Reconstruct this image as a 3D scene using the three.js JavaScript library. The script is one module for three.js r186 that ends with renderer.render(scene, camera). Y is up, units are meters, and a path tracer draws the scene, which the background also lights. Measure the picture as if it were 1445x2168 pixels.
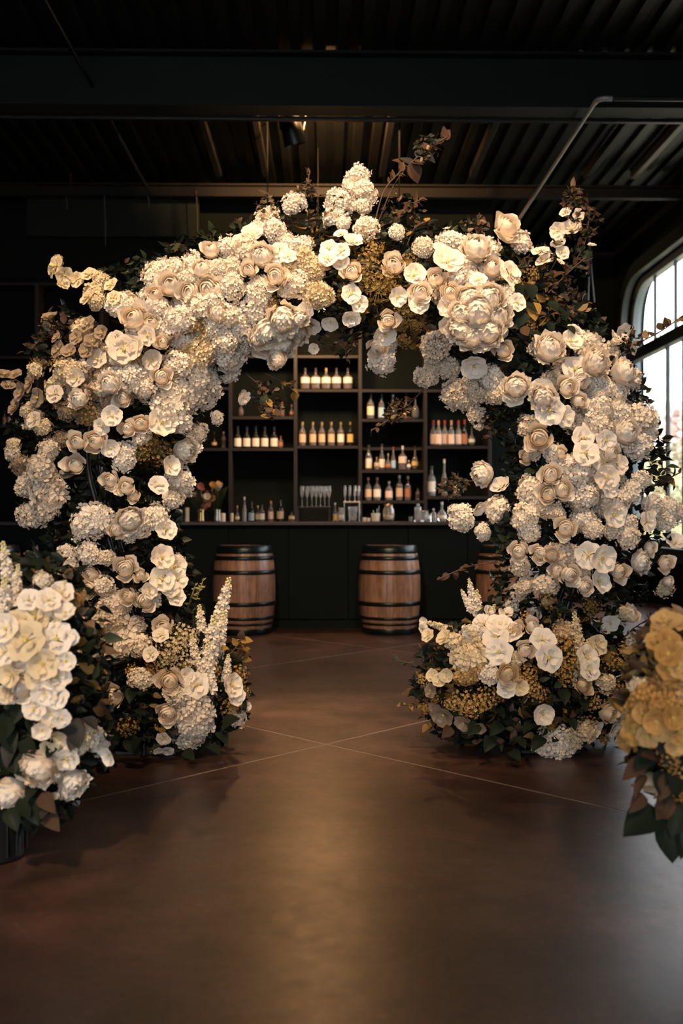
import * as THREE from 'three';
import { RoundedBoxGeometry } from 'three/addons/geometries/RoundedBoxGeometry.js';
import { mergeGeometries } from 'three/addons/utils/BufferGeometryUtils.js';
import { ImprovedNoise } from 'three/addons/math/ImprovedNoise.js';
import { RectAreaLightUniformsLib } from 'three/addons/lights/RectAreaLightUniformsLib.js';

// ---------------------------------------------------------------- camera, sky, exposure
const W = 1445, H = 2168, F = 2108, EYE = 1.18, VX = 690, VY = 1090;
const scene = new THREE.Scene();
const camera = new THREE.PerspectiveCamera(2 * Math.atan(H / 2 / F) * 180 / Math.PI, W / H, 0.05, 200);
camera.position.set(0, EYE, 0);
const yaw = Math.atan((W / 2 - VX) / F), pitch = Math.atan((VY - H / 2) / F);
camera.lookAt(Math.sin(yaw) * Math.cos(pitch), EYE + Math.sin(pitch), -Math.cos(yaw) * Math.cos(pitch));
camera.updateMatrixWorld(true);
camera.focus = 4.9;
camera.userData.fStop = 2.0;
scene.background = new THREE.Color(0.93, 0.96, 1.0);
scene.backgroundIntensity = 6.4;
const renderer = new THREE.WebGLRenderer({ antialias: true });
renderer.toneMapping = THREE.LinearToneMapping;
renderer.toneMappingExposure = 1.0;
renderer.shadowMap.enabled = true;
RectAreaLightUniformsLib.init();
const WARM = new THREE.Color(1.0, 0.68, 0.40), ORANGE = new THREE.Color(1.0, 0.5, 0.19);

// ---------------------------------------------------------------- helpers
let seed = 12345;
const rnd = () => { seed = (seed * 1664525 + 1013904223) >>> 0; return seed / 4294967296; };
const rr = (a, b) => a + (b - a) * rnd();
const times = (n, f) => Array.from({ length: n }, f);
const V = (x, y, z) => new THREE.Vector3(x, y, z);
const at = (px, py, Z) => {                       // the point at depth Z (metres along -z) that the photo shows at this pixel
  const d = V((px - W / 2) / F, -(py - H / 2) / F, -1).applyQuaternion(camera.quaternion);
  return d.multiplyScalar(Z / -d.z).add(camera.position);
};
const used = new Map();
const numbered = (n) => { const k = used.get(n) ?? 0; used.set(n, k + 1); return k ? `${n}_${String(k).padStart(3, '0')}` : n; };
function shade(o) { o.castShadow = true; o.receiveShadow = true; return o; }
function tag(o, label, category, group) { o.userData.label = label; o.userData.category = category; if (group) o.userData.group = group; return o; }
function thing(name, label, category, p = V(0, 0, 0), group) {
  const g = new THREE.Group(); g.name = numbered(name); g.position.copy(p); scene.add(g); return tag(g, label, category, group);
}
function part(name, geo, m, parent, p, q) {
  const o = shade(new THREE.Mesh(geo, m)); o.name = numbered(name);
  if (p) o.position.copy(p); if (q) o.quaternion.copy(q);
  parent.add(o); return o;
}
function struct(name, geo, m) { const o = part(name, geo, m, scene); o.userData.kind = 'structure'; return o; }
const box = (w, h, d, x = 0, y = 0, z = 0) => new THREE.BoxGeometry(w, h, d).translate(x, y, z);
const rbox = (w, h, d, r = 0.006, x = 0, y = 0, z = 0) => new RoundedBoxGeometry(w, h, d, 2, r).translate(x, y, z);
const span = (x0, x1, y0, y1, z0, z1) => box(x1 - x0, y1 - y0, z1 - z0, (x0 + x1) / 2, (y0 + y1) / 2, (z0 + z1) / 2);
const lathe = (pts, n = 20) => new THREE.LatheGeometry(pts.map(([x, y]) => new THREE.Vector2(x, y)), n);
const tube = (pts, r, seg = 24, rad = 6) => new THREE.TubeGeometry(new THREE.CatmullRomCurve3(pts), seg, r, rad);
const std = (color, roughness = 0.6, o = {}) => new THREE.MeshPhysicalMaterial({ color, roughness, ...o });
const lin = (r, g, b) => new THREE.Color().setRGB(r, g, b);
const noise = new ImprovedNoise();
const fbm = (x, y, z, n = 4) => { let s = 0, a = 0.5; for (let i = 0; i < n; i++) { s += a * noise.noise(x, y, z); x *= 2.03; y *= 2.03; z += 7.1; a *= 0.5; } return s; };
function texture(n, fn, srgb = false) {           // fn(u, v) -> [r, g, b] in 0..1, tiles by itself
  const d = new Uint8Array(n * n * 4);
  for (let j = 0; j < n; j++) for (let i = 0; i < n; i++) {
    const c = fn(i / n, j / n), k = (j * n + i) * 4;
    for (let m = 0; m < 3; m++) d[k + m] = Math.max(0, Math.min(255, Math.round(c[m] * 255)));
    d[k + 3] = 255;
  }
  const t = new THREE.DataTexture(d, n, n); t.wrapS = t.wrapT = THREE.RepeatWrapping; t.magFilter = THREE.LinearFilter; t.minFilter = THREE.LinearMipmapLinearFilter;
  if (srgb) t.colorSpace = THREE.SRGBColorSpace; t.needsUpdate = true; return t;
}

// ---------------------------------------------------------------- materials
const scratches = times(150, () => { const x = rnd(), y = rnd(), a = rr(0, 6.28), l = rr(0.002, 0.02); return [x, y, Math.cos(a), Math.sin(a), l, rr(0.02, 0.07)]; });
const floorTex = texture(2048, (u, v) => {
  const x = u * 21, y = v * 21;
  const a = fbm(x * 0.9, y * 0.9, 1, 5), b = fbm(x * 5 + 9, y * 5, 5, 3), c = noise.noise(u * 900, v * 900, 3);
  let k = 0.285 + 0.20 * a + 0.17 * b + 0.06 * c;
  if (c > 0.62) k += 0.05;
  return [k * 1.0, k * 0.705 + 0.012 * a, k * 0.595 + 0.02 * b];
}, true);
{ const d = floorTex.image.data, n = 2048; for (const [x, y, cx, cy, l, k] of scratches) for (let t = 0; t < l * n; t++) { const i = ((Math.floor(y * n + cy * t) & 2047) * n + (Math.floor(x * n + cx * t) & 2047)) * 4; for (let m = 0; m < 3; m++) d[i + m] = Math.min(255, d[i + m] + k * 255 * (1 - m * 0.15)); } }
const floorRough = texture(1024, (u, v) => { const x = u * 21, y = v * 21, k = 0.385 + 0.10 * fbm(x * 0.7, y * 0.7, 2, 3) + 0.05 * noise.noise(u * 400, v * 400, 1); return [k, k, k]; });
for (const t of [floorTex, floorRough]) { t.repeat.set(1 / 21, 1 / 21); t.offset.set(0.5, 0.22); }
const mFloor = new THREE.MeshPhysicalMaterial({ map: floorTex, roughnessMap: floorRough, roughness: 0.95, specularIntensity: 1 });
const mJoint = std(lin(0.21, 0.16, 0.125), 0.6);
const mWall = std(lin(0.005, 0.0075, 0.0065), 0.9, { specularIntensity: 0.15 });
const mDeck = std(lin(0.004, 0.0045, 0.004), 0.42, { specularIntensity: 0.7 });
const mSteel = std(lin(0.006, 0.008, 0.007), 0.6, { specularIntensity: 0.4 });
const mConduit = std(lin(0.3, 0.29, 0.28), 0.4);
const mShelf = std(lin(0.014, 0.0105, 0.0095), 0.5, { specularIntensity: 0.6 });
const mPanel = std(lin(0.004, 0.0065, 0.0055), 0.85, { specularIntensity: 0.25 });
const mBar = std(lin(0.0045, 0.0075, 0.007), 0.75, { specularIntensity: 0.2 });
const mTop = std(lin(0.022, 0.016, 0.013), 0.45);
const mFrame = std(lin(0.02, 0.028, 0.03), 0.45);
const mGlassPane = new THREE.MeshPhysicalMaterial({ color: 0xffffff, roughness: 0, transmission: 1, thickness: 0 });
const mBlackMetal = std(lin(0.012, 0.013, 0.013), 0.4, { metalness: 0.3 });

// ---------------------------------------------------------------- the room
const X0 = -6, X1 = 4.4, ZF = 4.0, ZB = -15.2, HC = 5.2;
{
  const floor = new THREE.Group(); floor.name = 'floor'; floor.userData.kind = 'structure'; scene.add(floor);
  part('joint_filler', span(X0 - 0.2, X1 + 0.2, -0.2, -0.001, ZB - 0.2, ZF + 0.2), mJoint, floor);
  const cut = (poly, nx, nz, c) => {               // keep nx*x + nz*z <= c
    const out = [];
    poly.forEach((p, i) => {
      const q = poly[(i + 1) % poly.length], a = nx * p[0] + nz * p[1] - c, b = nx * q[0] + nz * q[1] - c;
      if (a <= 0) out.push(p);
      if (a * b < 0) { const t = a / (a - b); out.push([p[0] + (q[0] - p[0]) * t, p[1] + (q[1] - p[1]) * t]); }
    });
    return out;
  };
  const us = [-20, 5.13, 8.27, 40], vs = [-20, 5.13, 9.25, 40], g = 0.009;
  for (let i = 0; i < 3; i++) for (let j = 0; j < 3; j++) {
    let p = [[X0, ZB], [X1, ZB], [X1, ZF], [X0, ZF]];
    const s = Math.SQRT2 * g;
    p = cut(p, -1, -1, us[i + 1] - s); p = cut(p, 1, 1, -us[i] - s);       // u = -z - x
    p = cut(p, 1, -1, vs[j + 1] - s); p = cut(p, -1, 1, -vs[j] - s);       // v = -z + x
    if (p.length < 3) continue;
    const sh = new THREE.Shape(p.map(([x, z]) => new THREE.Vector2(x, -z)));
    const e = new THREE.ExtrudeGeometry(sh, { depth: 0.02, bevelEnabled: false });
    e.rotateX(-Math.PI / 2).translate(0, -0.02, 0);
    part('concrete_slab', e, mFloor, floor);
  }
  struct('wall_left', span(X0 - 0.2, X0, 0, HC + 0.2, ZB - 0.2, ZF + 0.2), mWall);
  struct('wall_back', span(X0, X1 + 0.2, 0, HC + 0.2, ZB - 0.2, ZB), mWall);
}
// window wall: rounded windows cut out of the wall on +x
const rounded = (path, x0, x1, y0, y1, r) => {
  path.moveTo(x0, y0); path.lineTo(x1, y0); path.lineTo(x1, y1 - r); path.quadraticCurveTo(x1, y1, x1 - r, y1); path.lineTo(x0 + r, y1); path.quadraticCurveTo(x0, y1, x0, y1 - r); path.lineTo(x0, y0);
};
const WIN = { z0: 8.4, z1: 14.5, y0: 0.75, y1: 4.55, r: 0.75 };
{
  const wallShape = new THREE.Shape([new THREE.Vector2(-ZF - 0.2, 0), new THREE.Vector2(-ZB, 0), new THREE.Vector2(-ZB, HC + 0.2), new THREE.Vector2(-ZF - 0.2, HC + 0.2)]);
  const hole = new THREE.Path(); rounded(hole, WIN.z0, WIN.z1, WIN.y0, WIN.y1, WIN.r); wallShape.holes.push(hole);
  const g = new THREE.ExtrudeGeometry(wallShape, { depth: 0.25, bevelEnabled: false, curveSegments: 16 });
  struct('wall_right', g.rotateY(Math.PI / 2).translate(X1, 0, 0), mWall);
  const win = new THREE.Group(); win.name = 'window_1'; win.userData.kind = 'structure'; scene.add(win);
  const ring = (o, i, depth, x, m, name) => {
    const s = new THREE.Shape(); rounded(s, WIN.z0 - o, WIN.z1 + o, WIN.y0 - o, WIN.y1 + o, WIN.r + o);
    const h = new THREE.Path(); rounded(h, WIN.z0 + i, WIN.z1 - i, WIN.y0 + i, WIN.y1 - i, WIN.r - i); s.holes.push(h);
    part(name, new THREE.ExtrudeGeometry(s, { depth, bevelEnabled: true, bevelSize: 0.01, bevelThickness: 0.01, bevelSegments: 2, curveSegments: 16 }).rotateY(Math.PI / 2).translate(x, 0, 0), m, win);
  };
  ring(0.16, 0.0, 0.08, X1 - 0.09, mFrame, 'window_surround');
  ring(0.0, 0.09, 0.1, X1 + 0.06, std(lin(0.10, 0.13, 0.14), 0.4), 'window_frame');
  const bar = std(lin(0.02, 0.028, 0.03), 0.5);
  part('transom', rbox(0.12, 0.16, WIN.z1 - WIN.z0, 0.01, X1 + 0.05, 3.46, -(WIN.z0 + WIN.z1) / 2), bar, win);
  for (const z of [9.4, 10.4, 11.4, 12.45, 13.05]) part('mullion', rbox(0.05, 3.46 - WIN.y0, 0.045, 0.008, X1 + 0.1, (3.46 + WIN.y0) / 2, -z), bar, win);
  for (const z of [9.9, 11.3, 12.75, 13.55]) part('mullion', rbox(0.04, WIN.y1 - 3.46, 0.035, 0.008, X1 + 0.1, (3.46 + WIN.y1) / 2, -z), bar, win);
  const edges = [WIN.z0, 9.4, 10.4, 11.4, 12.45, 13.05, WIN.z1];
  for (let k = 0; k < edges.length - 1; k++) part('pane', box(0.004, 3.4 - WIN.y0, edges[k + 1] - edges[k] - 0.02, X1 + 0.12, (3.4 + WIN.y0) / 2, -(edges[k] + edges[k + 1]) / 2), mGlassPane, win);
  const up = new THREE.Shape(); rounded(up, WIN.z0 + 0.05, WIN.z1 - 0.05, 3.5, WIN.y1 - 0.05, 0.7);
  part('pane', new THREE.ShapeGeometry(up, 12).rotateY(Math.PI / 2).translate(X1 + 0.12, 0, 0), mGlassPane, win);
}
// the end wall behind the photographer, with a wide glazed opening
{
  const D = { x0: -3.9, x1: 1.5, y1: 3.6 };
  const s = new THREE.Shape([new THREE.Vector2(X0 - 0.2, 0), new THREE.Vector2(X1, 0), new THREE.Vector2(X1, HC + 0.2), new THREE.Vector2(X0 - 0.2, HC + 0.2)]);
  s.holes.push(new THREE.Path([new THREE.Vector2(D.x0, 0.02), new THREE.Vector2(D.x1, 0.02), new THREE.Vector2(D.x1, D.y1), new THREE.Vector2(D.x0, D.y1)]));
  struct('wall_front', new THREE.ExtrudeGeometry(s, { depth: 0.25, bevelEnabled: false }).translate(0, 0, ZF), mWall);
  const door = new THREE.Group(); door.name = 'door_1'; door.userData.kind = 'structure'; scene.add(door);
  const n = 5;
  for (let k = 0; k <= n; k++) part('door_stile', box(0.07, D.y1 - 0.02, 0.08, D.x0 + (D.x1 - D.x0) * k / n, D.y1 / 2, ZF + 0.12), mFrame, door);
  for (const y of [0.06, D.y1 - 0.05]) part('door_rail', box(D.x1 - D.x0, 0.08, 0.08, (D.x0 + D.x1) / 2, y, ZF + 0.12), mFrame, door);
  for (let k = 0; k < n; k++) part('pane', box((D.x1 - D.x0) / n - 0.07, D.y1 - 0.1, 0.004, D.x0 + (D.x1 - D.x0) * (k + 0.5) / n, D.y1 / 2, ZF + 0.12), mGlassPane, door);
}
// ceiling: corrugated steel deck in sheets under a solid roof
{
  const c = new THREE.Group(); c.name = 'ceiling'; c.userData.kind = 'structure'; scene.add(c);
  part('roof_slab', span(X0 - 0.2, X1 + 0.25, HC + 0.06, HC + 0.3, ZB - 0.2, ZF + 0.25), mWall, c);
  const n = 13, w = (X1 - X0) / n, pts = [], per = w / 4;
  for (let k = 0; k < 4; k++) { const x = k * per; pts.push([x, 0.05], [x + per * 0.42, 0.05], [x + per * 0.5, 0], [x + per * 0.92, 0]); }
  pts.push([w, 0.05]);
  const sh = new THREE.Shape([...pts.map(([x, y]) => new THREE.Vector2(x, y)), ...[...pts].reverse().map(([x, y]) => new THREE.Vector2(x, y + 0.008))]);
  const g = new THREE.ExtrudeGeometry(sh, { depth: ZF - ZB, bevelEnabled: false });
  for (let k = 0; k < n; k++) part('deck_sheet', g, mDeck, c, V(X0 + k * w, HC, ZB));
}
const ibeam = (len, hgt, fl, t = 0.02) => mergeGeometries([box(len, t, fl, 0, hgt / 2 - t / 2, 0), box(len, t, fl, 0, -hgt / 2 + t / 2, 0), box(len, hgt - 2 * t, t, 0, 0, 0)]);
{
  const b1 = thing('steel_beam', 'deep dark steel girder crossing the whole ceiling in front of the lit deck', 'beam', V((X0 + X1) / 2, 4.95, -8.68));
  part('girder_web', box(X1 - X0, 0.44, 0.02), mSteel, b1);
  part('top_flange', box(X1 - X0, 0.025, 0.2, 0, 0.23, 0), mSteel, b1);
  part('bottom_flange', box(X1 - X0, 0.03, 0.22, 0, -0.23, 0), mSteel, b1);
  const b2 = thing('steel_beam', 'slim steel channel beam running across behind the pipe, above the bar shelves', 'beam', V((X0 + X1) / 2, 4.99, -11.75));
  const mB2 = std(lin(0.006, 0.0058, 0.0055), 0.5, { specularIntensity: 0.4 });
  part('channel_web', box(X1 - X0, 0.13, 0.02), mB2, b2);
  for (const y of [0.065, -0.065]) part('flange', box(X1 - X0, 0.02, 0.09, 0, y, 0.03), mB2, b2);
  for (const x of [-4.2, -2.2]) part('hanger', box(0.03, 0.16, 0.03, x, 0.13, 0), mB2, b2);
  const rail = thing('lighting_rail', 'thin black rail hung just under the deep ceiling girder', 'rail', V((X0 + X1) / 2, 4.7, -8.85));
  part('rail_bar', rbox(X1 - X0 - 0.1, 0.035, 0.05, 0.008), mBlackMetal, rail);
  for (const x of [-3.5, -1, 1.5, 4]) part('hanger_rod', box(0.012, 0.1, 0.012, x, 0.06, 0), mBlackMetal, rail);
  const jm = std(lin(0.012, 0.011, 0.01), 0.5, { specularIntensity: 0.5 });
  for (const [px, label] of [[425, 'dark joist under the ceiling deck, farthest from the window side'], [540, 'dark joist under the ceiling deck beside the hanging black can light'], [828, 'brown joist under the deck, just past the warm lit strip'], [1050, 'dark joist under the deck between the lit strip and the slanting pipe'], [1330, 'grey joist under the deck past the slanting pipe'], [1447, 'pale edge joist of the ceiling deck next to the window wall']]) {
    const p = at(px, 245, 9.95), j = thing('ceiling_joist', label, 'joist', V(p.x, HC - 0.045, -10.2), 'joists under the ceiling deck');
    part('joist_bar', rbox(0.07, 0.09, 2.8, 0.008), px > 1400 ? std(lin(0.09, 0.085, 0.08), 0.45) : jm, j);
  }
  const pipe = thing('conduit_pipe', 'shiny grey conduit bending off the girder and slanting back over the arch', 'pipe', V(2.25, 4.635, -8.25));
  part('pipe_run', tube([V(0, 0, -0.05), V(0, 0, -1.8), V(0, 0, -3.88)], 0.017, 20, 10), mConduit, pipe);
  part('elbow', tube([V(0.12, 0, 0.03), V(0.06, 0, 0.03), V(0.01, 0, 0.0), V(0, 0, -0.06)], 0.022, 12, 10), mConduit, pipe);
  part('pipe_run', tube([V(0.1, 0, 0.03), V(1, 0, 0.03), V(2.14, 0, 0.03)], 0.02, 8, 10), std(lin(0.05, 0.05, 0.05), 0.35, { metalness: 0.7 }), pipe);
  part('pipe_clip', rbox(0.09, 0.05, 0.05, 0.008, 0, 0.02, -3.5), mBlackMetal, pipe);
  const lp = thing('conduit_pipe', 'thin dark conduit running back under the ceiling, away from the window', 'pipe', V(-2.03, 4.9, -7));
  part('pipe_run', tube([V(0, 0, 4), V(0, 0, 0), V(0, 0, -4.35)], 0.014, 16, 8), std(lin(0.009, 0.009, 0.0085), 0.5, { specularIntensity: 0.4 }), lp);
  part('pipe_run', tube([V(0, -0.012, -2.7), V(0, -0.012, -3.6), V(0, -0.012, -4.5)], 0.022, 8, 8), std(lin(0.02, 0.019, 0.018), 0.5, { specularIntensity: 0.5 }), lp);
  part('pipe_clip', rbox(0.05, 0.2, 0.03, 0.006, 0, 0.09, -2.72), mBlackMetal, lp);
}

// ---------------------------------------------------------------- lamps
function spotFixture(label, p, target, intensity, angle) {
  const dir = target.clone().sub(p).normalize();
  const t = thing('ceiling_spotlight', label, 'spotlight', p, 'warm spotlights on the ceiling track');
  const q = new THREE.Quaternion().setFromUnitVectors(V(0, -1, 0), dir);
  part('lamp_can', new THREE.LatheGeometry([[0, 0.2], [0.06, 0.2], [0.075, 0.17], [0.08, 0.02], [0.07, 0.02], [0.062, 0.15], [0, 0.16]].map(([x, y]) => new THREE.Vector2(x, y)), 24), mBlackMetal, t, undefined, q);
  part('lamp_lens', new THREE.CylinderGeometry(0.065, 0.065, 0.01, 24).translate(0, 0.05, 0), new THREE.MeshStandardMaterial({ color: 0x221100, emissive: WARM, emissiveIntensity: 6 }), t, undefined, q);
  part('lamp_stem', box(0.012, Math.max(0.05, HC - p.y - 0.15), 0.02, 0, (HC - p.y) / 2 + 0.08, 0), mBlackMetal, t);
  const l = new THREE.SpotLight(WARM, intensity, 0, angle, 0.9, 2); l.name = 'spot'; l.position.copy(p).addScaledVector(dir, 0.02); l.target.position.copy(target); l.castShadow = true; l.shadow.radius = 9;
  scene.add(l, l.target);
}
spotFixture('black ceiling spotlight aimed at the crest of the flower arch', V(-0.9, 4.75, -2.2), V(-0.4, 2.45, -4.9), 82, 0.5);
spotFixture('black ceiling spotlight aimed at the shoulder of the arch by the window', V(1.1, 4.75, -2.2), V(0.8, 2.3, -4.9), 58, 0.46);
spotFixture('black ceiling spotlight aimed at the cream urn flowers', V(-1.3, 4.75, 1.4), V(-1.05, 0.75, -3.3), 95, 0.22);
spotFixture('black ceiling spotlight aimed at the ochre urn flowers', V(0.9, 4.75, 1.4), V(1.05, 0.85, -2.9), 44, 0.16);
spotFixture('black ceiling spotlight aimed at the bottle shelves from above the bar', V(-0.6, 3.75, -10.2), V(-0.3, 2.0, -12), 17, 0.75);
spotFixture('black ceiling spotlight aimed at the bottle shelves nearest the window', V(0.75, 3.75, -10.2), V(0.75, 1.9, -12), 15, 0.75);
{
  const u = thing('added_uplight', 'small black bowl uplight on the far side of the girder under the lit deck', 'uplight', V(0, 4.98, -9.3));  // extra unseen lamp, added so the deck glows warm in one spot
  part('bowl', lathe([[0, -0.05], [0.05, -0.045], [0.09, -0.03], [0.1, -0.01], [0.094, -0.01], [0.08, -0.02], [0, -0.02]], 24), mBlackMetal, u);
  part('bulb_disc', new THREE.CylinderGeometry(0.05, 0.05, 0.01, 16).translate(0, 0.0, 0), new THREE.MeshStandardMaterial({ color: 0x221100, emissive: ORANGE, emissiveIntensity: 20 }), u);
  part('bracket', box(0.02, 0.02, 0.54, 0, -0.04, 0.34), mBlackMetal, u);
  const l = new THREE.SpotLight(ORANGE, 110, 0, 1.2, 0.5, 2); l.name = 'uplight'; l.position.set(0, 5.0, -9.3); l.target.position.set(0, 5.3, -9.9); l.castShadow = true; l.shadow.radius = 2; scene.add(l, l.target);
}
{
  const t = thing('pendant_lamp', 'warm glass pendant lamp hanging over the bar behind the flower arch', 'lamp', V(-0.09, 3.5, -10.9));
  part('globe_bulb', new THREE.SphereGeometry(0.11, 24, 16), new THREE.MeshStandardMaterial({ color: 0xffe0b0, emissive: ORANGE, emissiveIntensity: 22 }), t);
  part('lamp_shade', lathe([[0.035, 0.16], [0.05, 0.15], [0.16, 0.1], [0.2, 0.03], [0.205, 0.03], [0.165, 0.107], [0.05, 0.158], [0.035, 0.168]], 32), mBlackMetal, t);
  part('lamp_socket', new THREE.CylinderGeometry(0.03, 0.035, 0.1, 16).translate(0, 0.15, 0), mBlackMetal, t);
  part('lamp_cord', new THREE.CylinderGeometry(0.003, 0.003, HC - 3.5 - 0.2, 8).translate(0, (HC - 3.5) / 2 + 0.1, 0), mBlackMetal, t);
  const l = new THREE.PointLight(new THREE.Color(1, 0.5, 0.2), 10, 0, 2); l.name = 'pendant'; l.position.set(-0.09, 3.5, -10.9); l.castShadow = true; l.shadow.radius = 5; scene.add(l);
  const c = at(618, 275, 9.6), can = thing('can_light', 'black stage light hanging from the rail under the girder', 'spotlight', c);
  part('lamp_can', new THREE.LatheGeometry([[0.0, 0.13], [0.09, 0.13], [0.1, 0.1], [0.11, -0.14], [0.09, -0.14], [0.08, 0.0], [0, 0]].map(([x, y]) => new THREE.Vector2(x, y)), 20).rotateX(0.25).rotateZ(0.25), mBlackMetal, can);
  part('yoke', tube([V(-0.11, 0, 0), V(-0.12, 0.18, 0), V(0, 0.24, 0), V(0.12, 0.18, 0), V(0.11, 0, 0)], 0.01, 20, 6), mBlackMetal, can);
  part('clamp', box(0.03, HC - c.y - 0.2, 0.03, 0, (HC - c.y) / 2 + 0.1, 0), mBlackMetal, can);
}

// ---------------------------------------------------------------- the bar
const BARZ = 10.32, CT = 1.107, SZ = 11.9;                  // bar front, counter height, shelf front
{
  const bar = thing('bar_counter', 'long black bar counter with a thin wooden top, barrels lined up before it', 'counter', V(-1.6, 0, -BARZ));
  const L = 7.6;
  part('countertop', rbox(L, 0.035, 0.75, 0.006, 0, CT - 0.0175, -0.3), mTop, bar);
  part('plinth', box(L - 0.1, 0.1, 0.6, 0, 0.05, -0.35), mBar, bar);
  const pw = 0.62;
  for (let k = 0; k < 12; k++) part('front_panel', rbox(pw - 0.006, CT - 0.14, 0.03, 0.004, -L / 2 + pw * (k + 0.5) + 0.05, 0.1 + (CT - 0.14) / 2, -0.03), mBar, bar);
  part('bar_carcass', box(L - 0.1, CT - 0.14, 0.5, 0, 0.1 + (CT - 0.14) / 2, -0.32), mBar, bar);
}
const yAt = (py, Z) => at(700, py, Z).y, xAt = (px, Z) => at(px, 1090, Z).x;
const SD = 0.34;
{
  struct('wall_bar', span(X0, 2.06, 0, HC, -SZ - SD - 0.12, -SZ - SD - 0.03), mWall);
  const s = thing('bar_shelving', 'tall dark wooden grid of open bar shelves holding rows of liquor bottles', 'shelving', V(0, 0, -SZ));
  const cols = [-60, 76, 213, 350, 487, 625, 762, 900, 1036].map((p) => xAt(p, SZ)), topY = 3.95;
  const t = 0.042;
  for (const x of cols) part('upright', rbox(t, topY, SD, 0.004, x, topY / 2, -SD / 2), mShelf, s);
  const board = (c, py) => { const x0 = cols[c] + t / 2, x1 = cols[c + 1] - t / 2, d = c === 6 && py === 945 ? 0.13 : SD - 0.01; part('shelf_board', rbox(x1 - x0, 0.034, d, 0.004, (x0 + x1) / 2, yAt(py, SZ) - 0.017, -SD + 0.005 + d / 2), mShelf, s); };
  for (const [c, ys] of [[0, [755, 900]], [1, [755, 900, 1010]], [2, [820, 950]], [3, [820, 949]], [4, [752, 882, 949]], [5, [752, 824, 944]], [6, [824, 887, 945, 995, 1060]], [7, [824, 944, 1051]]]) for (const y of ys) board(c, y);
  for (let c = 0; c < 8; c++) part('shelf_board', rbox(cols[c + 1] - cols[c] - t, 0.034, SD - 0.01, 0.004, (cols[c] + cols[c + 1]) / 2, topY - 0.017, -SD / 2), mShelf, s);
  for (let c = 0; c < 8; c++) part('back_panel', box(cols[c + 1] - cols[c], topY, 0.02, (cols[c] + cols[c + 1]) / 2, topY / 2, -SD - 0.01), mPanel, s);
  const bd = thing('ceiling_board', 'dark flat board fixed high above the bar shelves under the channel beam', 'board', at(240, 460, 11.95));
  part('board_face', rbox(2.05, 0.46, 0.03, 0.006), std(lin(0.012, 0.016, 0.014), 0.8, { specularIntensity: 0.2 }), bd);
  for (const [px, py0, py1] of [[220, 412, 520], [415, 405, 505], [139, 412, 442], [312, 412, 440]]) {
    const a = at(px, py0, 11.7), b = at(px + 3, py1, 11.7), m = a.clone().add(b).multiplyScalar(0.5).add(V(0.006, 0, 0));
    const w = tag(part('hanging_wire', tube([a, m, b], 0.006, 10, 5), std(lin(0.05, 0.05, 0.048), 0.6), scene), `${{ 220: 'long thin wire hanging over the middle of the dark board', 415: 'long thin wire hanging at the end of the dark board beside the arch', 139: 'short thin wire hanging at the outer end of the dark board', 312: 'short thin wire hanging between the two long wires' }[px]}`, 'wire', 'wires hanging from the channel beam');
  }
  const wb = thing('wall_box', 'small reddish-brown box mounted on the far wall behind the chain', 'box', at(1226, 628, 15.15));
  part('box_body', rbox(0.28, 0.12, 0.09, 0.01), std(lin(0.12, 0.06, 0.05), 0.6), wb);
  part('conduit', box(0.02, 0.5, 0.02, 0.1, 0.3, -0.03), mBlackMetal, wb);
  const ch = tag(part('hanging_chain', mergeGeometries([tube([at(1243, 410, 11.71), at(1246, 540, 11.71), at(1243, 655, 11.71)], 0.012, 20, 5), tube([at(1246, 470, 11.71), at(1250, 560, 11.71), at(1257, 640, 11.71)], 0.009, 20, 5)]), mBlackMetal, scene), 'dark chain hanging in a doubled loop from the channel beam near the window', 'chain');
}

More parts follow.
